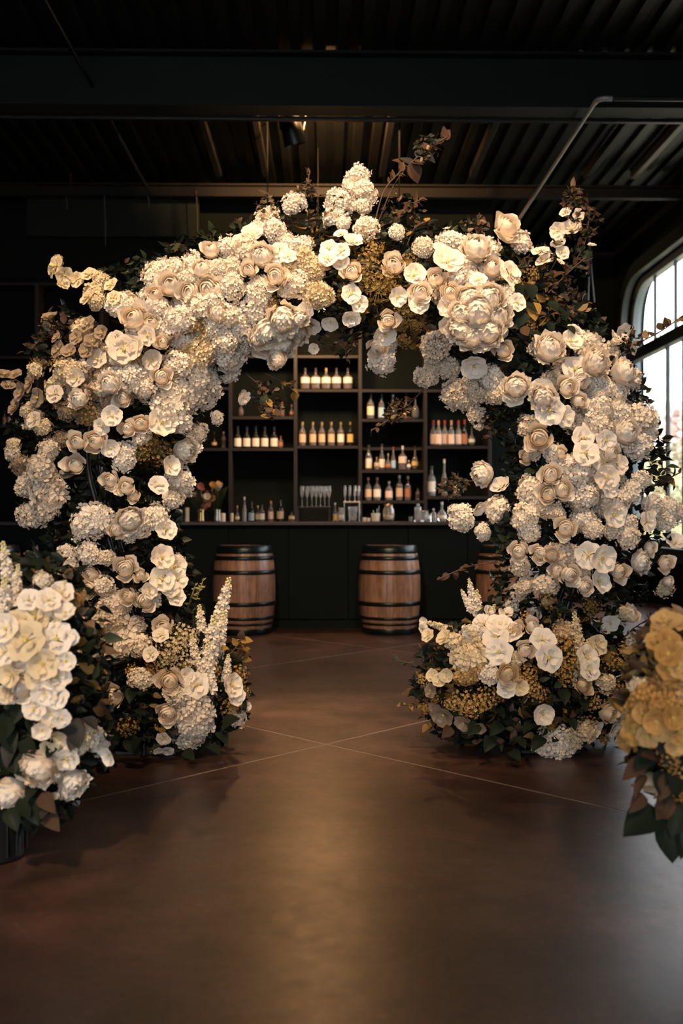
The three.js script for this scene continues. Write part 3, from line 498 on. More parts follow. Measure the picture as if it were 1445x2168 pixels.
function sprigGeo() {                                // loose ball of tiny blossoms on thin stalks
  const a = [], s = [];
  for (let i = 0; i < 46; i++) {
    const y = 1 - (i + 0.5) / 46 * 1.7, r = Math.sqrt(Math.max(0, 1 - y * y)), t = i * 2.4, d = V(Math.cos(t) * r, y, Math.sin(t) * r).multiplyScalar(rr(0.5, 1));
    a.push(floret(d, d.clone().normalize().add(V(rr(-0.5, 0.5), 0.3, rr(-0.5, 0.5))).normalize(), rr(0.1, 0.19), 5, 0.6));
    if (i % 2) s.push(plain(new THREE.CylinderGeometry(0.012, 0.018, d.length(), 3, 1, true).translate(0, d.length() / 2, 0).applyQuaternion(new THREE.Quaternion().setFromUnitVectors(V(0, 1, 0), d.clone().normalize())), [0.3, 0.26, 0.1]));
  }
  return [mergeGeometries(a), mergeGeometries(s)];
}
const leafGeo = (wd, fold, curl) => surface(4, 6, (u, v) => { const w = wd * Math.pow(Math.sin(Math.PI * Math.pow(v, 0.75)), 0.85) * u; return [w, Math.abs(w) * fold - curl * v * v, v]; }, () => [1, 1, 1]);
const KIND = {
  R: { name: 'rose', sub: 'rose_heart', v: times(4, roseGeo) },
  P: { name: 'peony', sub: 'peony_heart', v: times(3, peonyGeo) },
  H: { name: 'hydrangea', sub: 'flower_core', v: [...times(3, () => hydrangeaGeo(104, 0.25, 0.42)), ...times(2, () => hydrangeaGeo(70, 0.32, 0.36))] },
  C: { name: 'pompon_bloom', sub: 'flower_core', v: times(3, () => hydrangeaGeo(150, 0.2, 0.85)) },
  O: { name: 'open_blossom', sub: 'blossom_centre', v: [...times(3, () => openGeo(6, 0.05)), ...times(2, () => openGeo(7, 0.28))] },
  S: { name: 'flower_spike', sub: 'spike_stem', v: times(2, spireGeo) },
  G: { name: 'blossom_sprig', sub: 'sprig_stalks', v: times(3, sprigGeo) },
};
const petal = (r, g, b) => new THREE.MeshPhysicalMaterial({ color: lin(r, g, b), vertexColors: true, roughness: 0.85, specularIntensity: 0.5, side: THREE.DoubleSide, transmission: 0.24, thickness: 0 });
const MP = {
  w: [petal(0.92, 0.86, 0.78), petal(0.90, 0.82, 0.72), petal(0.89, 0.84, 0.78)],                 // white, cream
  c: [petal(0.82, 0.70, 0.50), petal(0.76, 0.65, 0.46)],                                           // deeper cream
  b: [petal(0.80, 0.71, 0.60), petal(0.76, 0.67, 0.56)],                                           // blush
  o: [petal(0.60, 0.35, 0.115), petal(0.52, 0.29, 0.085), petal(0.66, 0.42, 0.17)],                    // ochre
  y: [petal(0.36, 0.23, 0.075), petal(0.30, 0.19, 0.06)],                                            // dull gold
  r: [petal(0.35, 0.05, 0.04), petal(0.5, 0.16, 0.13)],                                             // dark red
  d: [petal(0.42, 0.31, 0.22), petal(0.36, 0.27, 0.19)],                                           // dried, dusky
};
const std2 = (c, r = 0.6) => std(c, r, { side: THREE.DoubleSide, vertexColors: true, specularIntensity: 0.15 });
const mCore = petal(0.5, 0.46, 0.34), mStalk = std2(lin(1, 1, 1), 0.7);
const MLEAF = { k: std2(lin(0.014, 0.02, 0.013), 0.45), g: std2(lin(0.03, 0.04, 0.02), 0.5), n: std2(lin(0.07, 0.041, 0.025), 0.6), y: std2(lin(0.26, 0.155, 0.04), 0.6), t: std2(lin(0.25, 0.17, 0.095), 0.6), s: std2(lin(0.038, 0.037, 0.034), 0.5), l: std2(lin(0.30, 0.27, 0.10), 0.6) };
const LEAFS = [leafGeo(0.3, 0.35, 0.25), leafGeo(0.24, 0.2, -0.15), leafGeo(0.36, 0.3, 0.4)];
const toUp = (n) => new THREE.Quaternion().setFromUnitVectors(V(0, 1, 0), n);
function flower(grp, kind, p, r, n, tone = 'w', angle = 0) {
  const K = KIND[kind], v = K.v[Math.floor(rnd() * K.v.length)], q = kind === 'S' ? toUp(n) : toUp(n).multiply(new THREE.Quaternion().setFromAxisAngle(V(0, 1, 0), rr(0, 6.28)));
  const ms = MP[tone], m = ms[Math.floor(rnd() * ms.length)];
  const o = part(K.name, v[0], m, grp, p.clone().sub(grp.position), q);
  const e = kind === 'H' || kind === 'C' ? 0.17 : 0.07; o.scale.set(r * rr(1 - e, 1 + e), r * rr(0.9, 1.06), r * rr(1 - e, 1 + e));
  part(K.sub, v[1], kind === 'R' || kind === 'P' ? m : kind === 'H' || kind === 'C' ? mCore : mStalk, o);
  return o;
}
function leaf(grp, base, tip, wide, tone, name = 'leaf') {
  const d = tip.clone().sub(base), L = d.length(), z = d.clone().normalize(), up = V(rr(-0.5, 0.5), 0.7, 0.6).normalize(), x = new THREE.Vector3().crossVectors(up, z).normalize(), y = new THREE.Vector3().crossVectors(z, x);
  const q = new THREE.Quaternion().setFromRotationMatrix(new THREE.Matrix4().makeBasis(x, y, z));
  const o = part(name, LEAFS[Math.floor(rnd() * 3)], MLEAF[tone], grp, base.clone().sub(grp.position), q); o.scale.set(L * wide, L, L); return o;
}
const twigMat = { n: std(lin(0.07, 0.045, 0.03), 0.8), l: std(lin(0.22, 0.2, 0.08), 0.8) };
// a twig through pixels at depth Z, with leaves along its outer part
function twig(grp, pts, Z, n, size, tone, from = 0.3, wide = 1, stem = 'n') {
  const c = new THREE.CatmullRomCurve3(pts.map(([x, y], i) => at(x, y, Z + (pts[i][2] ?? 0))));
  part('twig', new THREE.TubeGeometry(c, 16, 0.0035, 5).translate(-grp.position.x, -grp.position.y, -grp.position.z), twigMat[stem], grp);
  for (let i = 0; i < n; i++) {
    const t = from + (1 - from) * (i + 0.5) / n, p = c.getPoint(t), tan = c.getTangent(t), d = tan.clone().multiplyScalar(0.6).add(V(rr(-1, 1), rr(-1, 0.8), rr(-0.7, 0.7))).normalize();
    const tn = tone.length > 1 ? tone[Math.floor(rnd() * tone.length)] : tone;
    leaf(grp, p, p.clone().addScaledVector(d, size * rr(0.6, 1.25)), wide, tn);
  }
}
// instanced foliage filling: points(i) -> [p, colour key, size]
function foliage(grp, count, fn) {
  const g = surface(2, 3, (u, v) => { const w = 0.3 * Math.sin(Math.PI * Math.pow(v * 0.94 + 0.03, 0.75)) * u; return [w, Math.abs(w) * 0.35 - 0.25 * v * v, v]; }, () => [1, 1, 1]);
  const im = new THREE.InstancedMesh(g, std(lin(1, 1, 1), 0.42, { side: THREE.DoubleSide, vertexColors: true, specularIntensity: 0.3 }), count), m = new THREE.Matrix4(), q = new THREE.Quaternion(), e = new THREE.Euler();
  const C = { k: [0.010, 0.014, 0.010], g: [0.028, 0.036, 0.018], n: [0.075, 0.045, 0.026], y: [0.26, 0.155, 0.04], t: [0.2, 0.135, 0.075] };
  for (let i = 0; i < count; i++) {
    const [p, key, s] = fn(i); e.set(rr(0, 6.28), rr(0, 6.28), rr(0, 6.28)); q.setFromEuler(e);
    m.compose(p.clone().sub(grp.position), q, V(s, s, s)); im.setMatrixAt(i, m);
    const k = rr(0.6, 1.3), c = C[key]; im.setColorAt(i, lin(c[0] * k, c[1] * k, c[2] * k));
  }
  im.name = numbered('foliage'); im.userData.kind = 'stuff'; shade(im); grp.add(im); return im;
}

// ---------------------------------------------------------------- the flower arch
const ARCH = [[320, 1420, 120], [285, 1260, 130], [245, 1130, 140], [205, 985, 185], [225, 850, 205], [290, 735, 185], [400, 660, 150], [520, 600, 130], [640, 575, 120], [760, 585, 125], [870, 600, 130], [985, 625, 140], [1085, 700, 150], [1175, 800, 160], [1230, 920, 165], [1245, 1050, 185], [1215, 1180, 165], [1170, 1310, 150], [1150, 1420, 140]];
const AZ = 5.06, ARZ = 0.34;
function onArch(px, py) {                          // nearest place on the arch's spine: [signed offset / half width, outward direction]
  let best = [1e9];
  for (let i = 0; i < ARCH.length - 1; i++) {
    const [ax, ay, aw] = ARCH[i], [bx, by, bw] = ARCH[i + 1], dx = bx - ax, dy = by - ay, t = Math.max(0, Math.min(1, ((px - ax) * dx + (py - ay) * dy) / (dx * dx + dy * dy)));
    const ox = px - ax - dx * t, oy = py - ay - dy * t, d = Math.hypot(ox, oy);
    if (d < best[0]) best = [d, aw + (bw - aw) * t, ox / (d || 1), oy / (d || 1)];
  }
  return best;
}
const clampS = (s) => Math.sqrt(Math.max(0.04, 1 - s * s));
const archForm = { zc: AZ, rz: ARZ, at(px, py) { const [d, w, ox, oy] = onArch(px, py), s = Math.min(1, d / w); return [clampS(s), ox * s, -oy * s]; } };
const mound = (cx, cy, rx, ry, zc, rz) => ({ zc, rz, cx, cy, rx, ry, at(px, py) { const x = (px - cx) / rx, y = (py - cy) / ry, s = Math.hypot(x, y), k = s > 1 ? 1 / s : 1; return [clampS(Math.min(1, s)), x * k, -y * k]; } });
function blooms(grp, form, kind, tone, list, back = 0) {
  for (const [px, py, r, ang] of list) {
    const [c, nx, ny] = form.at(px, py), Z = form.zc - form.rz * c + back + rr(-0.03, 0.03) - ('RPO'.includes(kind) ? 0.055 : 0), wr = r * Z / F * ('HC'.includes(kind) ? 1.02 : 1.12);
    let n;
    if (kind === 'S') n = V(Math.sin(ang * Math.PI / 180), Math.cos(ang * Math.PI / 180), 0.15).normalize();
    else { const j = c < 0.25 && r < 25 ? 0.75 : 0.25; n = V(nx * (1.05 - j) + rr(-j, j), ny * (1.05 - j) + rr(-j, j) + 0.05, 0.45 + c * 0.6 + (kind === 'R' ? 0.5 : 0)).normalize(); }
    const p = at(px, py, Z); if (p.y < wr * 0.9) p.y = wr * 0.9;
    flower(grp, kind, p, wr, n, tone);
  }
}
function filler(grp, form, kinds, tone, zones, back) {                // a second layer of blooms behind the first in the densest places: [x, y, radius, how many, size]
  for (const [zx, zy, zr, n, s] of zones) blooms(grp, form, kinds[zones.length % kinds.length], tone, times(n, (_, i) => { const a = i * 2.4, d = zr * Math.sqrt((i + 0.5) / n); return [zx + d * Math.cos(a), zy + d * Math.sin(a), s * rr(0.85, 1.15)]; }), back);
}
{
  const A = thing('flower_arch', 'large freestanding arch smothered in white roses, hydrangeas and peonies', 'flower arch', V(0.1, 0, -AZ));
  const rel = (v) => v.sub(A.position);
  const spine = (dz) => new THREE.CatmullRomCurve3([at(320, 1588, AZ).setY(0.01), ...ARCH.map(([x, y]) => at(x, y, AZ)), at(1150, 1588, AZ).setY(0.01)].map((v) => rel(v.add(V(0, 0, dz)))));
  for (const dz of [0.0, 0.2]) part('arch_tube', new THREE.TubeGeometry(spine(dz), 90, 0.014, 8), mBlackMetal, A);
  for (const px of [320, 1150]) part('foot_plate', rbox(0.3, 0.02, 0.32, 0.005), mBlackMetal, A, rel(at(px, 1588, AZ).setY(0.01)));
  const B = (k, t, l, back) => blooms(A, archForm, k, t, l, back);
  // spray reaching out at the upper corner
  B('O', 'c', [[117, 562, 20], [137, 584, 17], [132, 603, 12], [162, 592, 16], [188, 580, 17], [234, 602, 15], [184, 628, 16], [240, 630, 14], [108, 575, 12]]);
  B('H', 'c', [[215, 598, 23], [198, 618, 20], [205, 637, 20], [122, 553, 13]]);
  // shoulder
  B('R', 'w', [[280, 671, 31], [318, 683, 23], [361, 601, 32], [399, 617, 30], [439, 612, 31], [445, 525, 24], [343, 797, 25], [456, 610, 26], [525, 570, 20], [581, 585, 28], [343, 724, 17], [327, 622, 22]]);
  B('H', 'w', [[268, 643, 26], [243, 649, 19], [290, 702, 27], [327, 587, 25], [368, 568, 26], [486, 526, 27], [417, 649, 27], [380, 677, 28], [349, 696, 22], [525, 529, 28], [452, 637, 22], [380, 771, 35], [414, 795, 31], [361, 832, 37], [396, 832, 38], [439, 814, 30], [477, 754, 26], [480, 783, 27], [481, 669, 34], [506, 694, 30], [475, 722, 28], [490, 763, 24], [453, 692, 26], [433, 843, 24], [380, 896, 28], [358, 862, 36], [417, 916, 22], [407, 948, 20], [459, 884, 15], [336, 652, 26], [399, 590, 22], [512, 735, 20]]);
  B('C', 'w', [[492, 607, 26], [547, 620, 31], [540, 654, 29], [490, 567, 22], [459, 570, 22]]);
  B('C', 'c', [[424, 746, 35], [571, 656, 21], [671, 625, 32], [643, 551, 27], [665, 570, 23], [612, 567, 22]]);
  B('P', 'w', [[427, 568, 24], [553, 541, 30], [316, 640, 26], [461, 660, 26], [395, 955, 29], [277, 1102, 32]]);
  B('O', 'w', [[343, 893, 28], [361, 987, 18], [336, 1027, 19], [352, 1121, 21], [343, 1180, 24], [590, 535, 22], [609, 542, 16], [534, 495, 22], [506, 506, 14], [646, 657, 16], [237, 881, 20], [215, 903, 17], [234, 949, 17], [517, 843, 15], [512, 833, 9]]);
  // crest
  B('C', 'w', [[624, 433, 26], [565, 464, 25], [581, 489, 25], [774, 483, 27], [715, 427, 27], [712, 463, 27], [839, 492, 16], [895, 523, 22], [547, 485, 18]]);
  B('H', 'w', [[758, 371, 23], [765, 402, 25], [777, 414, 23], [742, 388, 16], [768, 436, 18], [740, 435, 20], [726, 474, 16], [606, 511, 18], [637, 522, 24], [627, 600, 31], [612, 613, 20]]);
  B('O', 'w', [[746, 511, 18], [721, 532, 18], [721, 554, 18], [696, 526, 18], [693, 547, 17], [721, 494, 14], [743, 622, 18], [761, 643, 17], [743, 673, 18], [699, 684, 16], [659, 690, 18], [665, 738, 11], [814, 707, 22], [877, 582, 22], [886, 640, 21], [842, 628, 18]]);
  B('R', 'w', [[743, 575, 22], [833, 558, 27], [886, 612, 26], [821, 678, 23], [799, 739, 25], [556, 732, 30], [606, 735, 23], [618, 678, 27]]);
  B('H', 'w', [[808, 766, 27], [824, 728, 18]]);
  B('P', 'w', [[600, 680, 36], [570, 706, 36], [622, 706, 34], [592, 734, 36], [584, 760, 24], [548, 718, 24], [634, 676, 22]], -0.08);
  // shoulder by the window
  B('H', 'w', [[953, 513, 28], [1034, 526, 22], [1102, 513, 22], [971, 586, 28], [993, 587, 22], [987, 563, 20], [1080, 626, 22]]);
  B('P', 'w', [[1009, 522, 34], [1012, 660, 40], [1037, 630, 34], [996, 634, 34], [972, 700, 30], [1048, 668, 36], [1002, 708, 40], [1034, 704, 34], [975, 664, 28], [1165, 735, 36], [1264, 766, 34], [1323, 785, 32]], -0.05);
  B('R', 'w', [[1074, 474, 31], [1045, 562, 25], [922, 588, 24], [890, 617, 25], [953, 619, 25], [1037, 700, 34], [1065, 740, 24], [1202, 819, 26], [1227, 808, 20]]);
  B('O', 'w', [[947, 553, 28], [1068, 506, 26], [1080, 579, 24], [887, 645, 18], [947, 648, 20], [1012, 592, 16], [946, 688, 18], [1095, 640, 18], [1208, 722, 20], [1217, 700, 16], [1217, 781, 26], [1146, 831, 28], [1003, 776, 24], [930, 523, 14]]);
  B('O', 'w', [[1143, 531, 18], [1149, 550, 16], [1208, 484, 20], [1224, 455, 13], [1196, 449, 12], [1180, 489, 16], [1180, 513, 16], [1186, 554, 9], [1190, 534, 14], [1252, 518, 9], [1163, 540, 13]]);
  B('C', 'b', [[922, 732, 36], [965, 834, 33], [990, 850, 26], [1009, 880, 18], [900, 797, 23], [950, 780, 22]]);
  B('H', 'b', [[996, 810, 18], [1049, 835, 20], [1015, 833, 22], [1012, 900, 13], [915, 770, 18], [1143, 738, 22]]);
  B('H', 'w', [[1040, 800, 27], [1242, 731, 30], [1270, 818, 28], [1306, 829, 22], [1335, 803, 22], [1243, 758, 24]]);
  // leg by the window
  B('P', 'w', [[1093, 818, 30], [1149, 842, 30], [1018, 1004, 27], [1358, 1190, 26], [1329, 913, 31]]);
  B('O', 'w', [[1163, 870, 27], [1194, 881, 20], [1234, 927, 23], [1240, 959, 26], [1283, 933, 20], [1280, 979, 24], [1306, 984, 20], [1283, 1010, 22], [1289, 1033, 18], [1060, 1029, 20], [1013, 1074, 17], [1299, 1090, 25], [1375, 1084, 21], [1371, 1104, 20], [1430, 1148, 18], [1245, 1176, 28], [1275, 1183, 26], [1269, 1231, 22], [1087, 838, 20], [1320, 700, 16], [1314, 723, 16], [1340, 737, 14], [1300, 712, 12]]);
  B('H', 'w', [[1272, 862, 28], [1266, 898, 30], [1309, 873, 28], [1352, 885, 32], [1375, 890, 20], [1346, 944, 36], [1169, 959, 22], [1223, 998, 32], [1194, 986, 24], [1120, 1034, 25], [1134, 1070, 22], [1355, 1016, 21], [1237, 1050, 30], [1300, 1064, 31], [1337, 1040, 23], [1051, 1077, 27], [977, 1094, 28], [1022, 1125, 18], [1111, 1094, 27], [1121, 1124, 24], [1234, 1100, 26], [1327, 1138, 27], [1255, 1120, 20], [1406, 1100, 24], [1430, 1086, 22], [1412, 1074, 26], [1380, 1068, 25], [1250, 860, 20], [1372, 920, 20], [1272, 830, 18], [1330, 1110, 20]]);
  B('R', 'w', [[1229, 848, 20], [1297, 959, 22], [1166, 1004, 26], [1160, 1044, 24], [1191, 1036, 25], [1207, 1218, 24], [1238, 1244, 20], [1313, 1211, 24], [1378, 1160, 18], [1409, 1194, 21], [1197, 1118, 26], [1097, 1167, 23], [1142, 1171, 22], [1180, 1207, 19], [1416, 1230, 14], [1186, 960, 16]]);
  B('R', 'b', [[1140, 927, 30], [1114, 967, 18], [1168, 1175, 20], [1288, 1196, 18]]);
  B('H', 'b', [[1117, 900, 24], [1155, 1078, 21], [1186, 1173, 26], [1155, 1237, 26], [1101, 1198, 24], [1107, 1244, 18], [1130, 960, 16], [1296, 1122, 22], [1178, 1085, 20], [1215, 1180, 22], [1230, 1215, 20]]);
  B('H', 'c', [[1320, 1297, 16], [1405, 1245, 20]]);
  // leg away from the window
  B('R', 'w', [[258, 843, 21], [268, 907, 20], [299, 897, 22], [199, 935, 25], [156, 983, 25], [232, 1016, 21], [265, 1031, 21], [283, 1050, 15], [246, 1122, 21], [271, 1194, 20], [263, 1203, 27], [190, 1218, 22], [187, 1249, 22], [297, 1218, 17], [305, 1272, 26], [270, 1264, 21], [252, 758, 22], [162, 936, 22]]);
  B('P', 'w', [[165, 845, 24], [230, 812, 28]]);
  B('H', 'w', [[243, 799, 30], [274, 800, 30], [299, 790, 24], [305, 820, 22], [268, 953, 23], [262, 975, 22], [377, 1016, 30], [364, 1056, 23], [330, 1094, 25], [199, 1103, 33], [174, 1113, 28], [296, 1118, 24], [271, 1133, 18], [374, 1190, 18], [145, 1178, 24], [190, 1172, 26], [148, 1206, 22], [251, 1290, 26], [218, 1093, 22], [299, 925, 20], [385, 1035, 20], [318, 1268, 20], [220, 1240, 24], [240, 1275, 26], [225, 1180, 18]]);
  B('O', 'w', [[343, 1226, 24], [369, 1200, 22], [377, 1226, 20], [373, 1263, 19], [360, 1245, 18], [316, 1250, 15]]);
  B('H', 'b', [[213, 1305, 32], [175, 1295, 26], [163, 1275, 20], [240, 1315, 26], [200, 1330, 20], [103, 953, 23], [87, 992, 31], [56, 1028, 23], [106, 1042, 38], [72, 1089, 36], [95, 1010, 26], [100, 1075, 26], [28, 960, 20]]);
  B('O', 'b', [[262, 740, 28], [280, 736, 24], [311, 711, 18], [321, 761, 19], [115, 834, 18], [162, 800, 18], [72, 889, 18], [245, 720, 20], [205, 760, 20]]);
  B('O', 'd', [[106, 671, 16], [118, 714, 12], [122, 739, 17], [146, 744, 14], [184, 686, 18], [184, 742, 16], [34, 858, 20], [62, 811, 20], [28, 792, 16], [9, 792, 16], [78, 842, 20], [196, 722, 17], [215, 705, 15], [160, 715, 14], [100, 690, 10], [45, 830, 18], [18, 815, 14]]);
  B('H', 'c', [[175, 699, 22], [143, 788, 27], [140, 800, 22], [115, 819, 21], [72, 889, 22], [75, 785, 16], [218, 822, 22], [259, 836, 15], [92, 905, 18], [30, 940, 16], [60, 870, 18]]);
  B('H', 'd', [[215, 790, 24], [195, 830, 24], [180, 870, 26], [140, 870, 20], [230, 850, 20], [45, 985, 22], [130, 930, 20]], 0.05);
  // golden sprigs among the blooms
  B('G', 'y', [[417, 693, 22], [187, 882, 22], [75, 770, 14], [160, 865, 18], [120, 770, 16], [318, 935, 26], [340, 960, 24], [300, 960, 18], [780, 560, 26], [800, 610, 28], [820, 590, 22], [860, 560, 22], [860, 660, 22], [845, 690, 18], [790, 530, 22], [855, 720, 16], [880, 690, 14], [770, 590, 20], [1093, 604, 20], [1125, 580, 16], [1124, 690, 16], [1105, 665, 12], [575, 640, 18], [395, 740, 14], [300, 760, 14], [1160, 1270, 18], [1250, 1285, 20], [1145, 560, 14]]);
  filler(A, archForm, ['H'], 'w', [[370, 640, 95, 12, 25], [450, 700, 80, 10, 25], [390, 820, 60, 8, 27]], 0.1);
  filler(A, archForm, ['C', 'H'], 'b', [[230, 800, 90, 10, 24], [1240, 780, 80, 10, 24], [1270, 900, 70, 9, 25]], 0.1);
  filler(A, archForm, ['H'], 'b', [[1250, 1040, 70, 8, 24], [1000, 600, 70, 10, 26]], 0.1);
  // twigs that break the outline
  twig(A, [[800, 470], [835, 390], [880, 335], [945, 290]], AZ, 16, 0.075, 'nnns', 0.5, 1.3);
  twig(A, [[790, 480], [815, 400], [850, 360]], AZ - 0.05, 6, 0.05, 'n', 0.6);
  leaf(A, at(872, 345, AZ), at(884, 384, AZ), 1.1, 'n');
  twig(A, [[640, 430], [650, 395], [655, 362]], AZ, 8, 0.04, 'n', 0.2);
  twig(A, [[600, 480], [578, 440], [566, 408]], AZ, 8, 0.05, 'nk', 0.2);
  twig(A, [[530, 510], [515, 485], [503, 470]], AZ, 6, 0.045, 'n', 0.3);
  twig(A, [[420, 540], [395, 530], [365, 516]], AZ, 7, 0.04, 'n', 0.2);
  twig(A, [[1150, 600], [1190, 520], [1212, 395]], AZ, 18, 0.06, 'nnt', 0.3, 1.2);
  twig(A, [[1190, 590], [1235, 520], [1248, 440]], AZ, 18, 0.055, 'nk', 0.25, 1.2);
  twig(A, [[1160, 620], [1210, 570], [1240, 545]], AZ - 0.1, 12, 0.06, 'nks', 0.2, 1.2);
  twig(A, [[1120, 680], [1190, 660], [1240, 660]], AZ - 0.1, 12, 0.06, 'knt', 0.2, 1.3);
  twig(A, [[1275, 790], [1330, 740], [1400, 700], [1445, 668]], AZ, 12, 0.05, 'nt', 0.3, 1.4);
  twig(A, [[1350, 1050], [1400, 1020], [1440, 1000]], AZ, 7, 0.05, 'nt', 0.3, 1.2);
  twig(A, [[820, 500], [860, 440], [895, 420]], AZ, 12, 0.055, 'n', 0.2, 1.3);
  twig(A, [[860, 520], [880, 480], [905, 468]], AZ - 0.1, 8, 0.05, 'ny', 0.3, 1.3);
  twig(A, [[960, 520], [1000, 490], [1030, 470]], AZ, 10, 0.05, 'n', 0.2, 1.2);
  twig(A, [[690, 660], [720, 710], [735, 765]], AZ - 0.1, 12, 0.05, 'nk', 0.2, 1.2);
  twig(A, [[520, 790], [560, 830], [575, 885]], AZ - 0.15, 12, 0.05, 'yng', 0.2, 1.3);
  twig(A, [[560, 790], [600, 810], [625, 830]], AZ - 0.1, 7, 0.045, 'yn', 0.3, 1.2);
  twig(A, [[900, 820], [850, 870], [785, 912]], AZ, 12, 0.04, 'n', 0.2, 1.2);
  twig(A, [[1040, 1020], [970, 1020], [925, 1035]], AZ, 10, 0.035, 'ns', 0.3);
  twig(A, [[125, 760], [118, 710], [103, 665]], AZ, 8, 0.045, 'nt', 0.3, 1.2);
  twig(A, [[360, 1120], [390, 1180], [400, 1200]], AZ, 9, 0.045, 'nk', 0.2, 1.2);
  twig(A, [[60, 820], [25, 800], [-5, 790]], AZ, 8, 0.045, 'tn', 0.2, 1.2);
  twig(A, [[1050, 1190], [990, 1200], [930, 1225]], AZ, 10, 0.045, 'n', 0.3, 1.2);
  // ivy with big pale-edged leaves beside the great peony
  for (const [x, y, dx, dy, t] of [[1100, 600, 8, 34, 'k'], [1118, 600, 14, 26, 'k'], [1108, 650, -6, 34, 'k'], [1112, 640, 30, 10, 'k'], [1128, 640, 4, 34, 'y'], [1130, 660, 26, 10, 'n'], [1140, 690, 20, -16, 'y'], [1105, 690, 14, 24, 'n'], [1130, 700, 16, 22, 'k'], [1160, 640, 26, 12, 'k'], [1190, 620, 10, 22, 's'], [1185, 650, 20, 20, 'k'], [1170, 590, 18, -20, 'n'], [1220, 660, 18, 4, 'y'], [1160, 680, 10, 22, 'k'], [1200, 690, 18, 12, 'k']]) leaf(A, at(x, y, AZ - 0.36), at(x + dx, y + dy, AZ - 0.4), 1.3, t, 'ivy_leaf');
  const gold = [[800, 600, 90], [860, 700, 60], [320, 950, 50], [1130, 640, 50], [690, 470, 50]], brown = [[150, 780, 120], [700, 480, 110], [1190, 580, 90], [230, 720, 100]];
  const sprays = [[1190, 560, 62], [1160, 640, 66], [1238, 470, 34], [1212, 420, 24], [850, 450, 44], [690, 465, 56], [565, 440, 24], [1000, 482, 26], [108, 700, 24], [570, 845, 36], [715, 715, 42], [840, 870, 26], [650, 400, 16], [1090, 630, 40], [1040, 900, 30], [905, 310, 26], [1330, 720, 22], [960, 1030, 24]];
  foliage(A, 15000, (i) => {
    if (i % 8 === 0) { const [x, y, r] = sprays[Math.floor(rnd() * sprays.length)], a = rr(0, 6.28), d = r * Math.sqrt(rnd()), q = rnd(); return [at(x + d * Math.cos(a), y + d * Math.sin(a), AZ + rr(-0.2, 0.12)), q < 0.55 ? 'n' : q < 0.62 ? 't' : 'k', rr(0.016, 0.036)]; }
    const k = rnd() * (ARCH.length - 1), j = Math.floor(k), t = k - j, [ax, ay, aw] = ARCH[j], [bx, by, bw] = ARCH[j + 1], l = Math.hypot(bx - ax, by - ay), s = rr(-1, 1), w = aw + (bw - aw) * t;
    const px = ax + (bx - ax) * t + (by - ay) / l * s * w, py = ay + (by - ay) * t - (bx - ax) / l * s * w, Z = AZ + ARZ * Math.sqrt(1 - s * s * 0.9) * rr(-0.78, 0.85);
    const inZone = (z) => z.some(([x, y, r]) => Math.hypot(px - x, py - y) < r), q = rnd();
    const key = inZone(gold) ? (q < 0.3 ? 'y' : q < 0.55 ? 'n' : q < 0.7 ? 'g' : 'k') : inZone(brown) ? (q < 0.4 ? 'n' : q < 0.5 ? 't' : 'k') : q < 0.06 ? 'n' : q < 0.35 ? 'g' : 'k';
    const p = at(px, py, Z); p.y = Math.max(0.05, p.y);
    return [p, key, rr(0.026, 0.066)];
  });
}

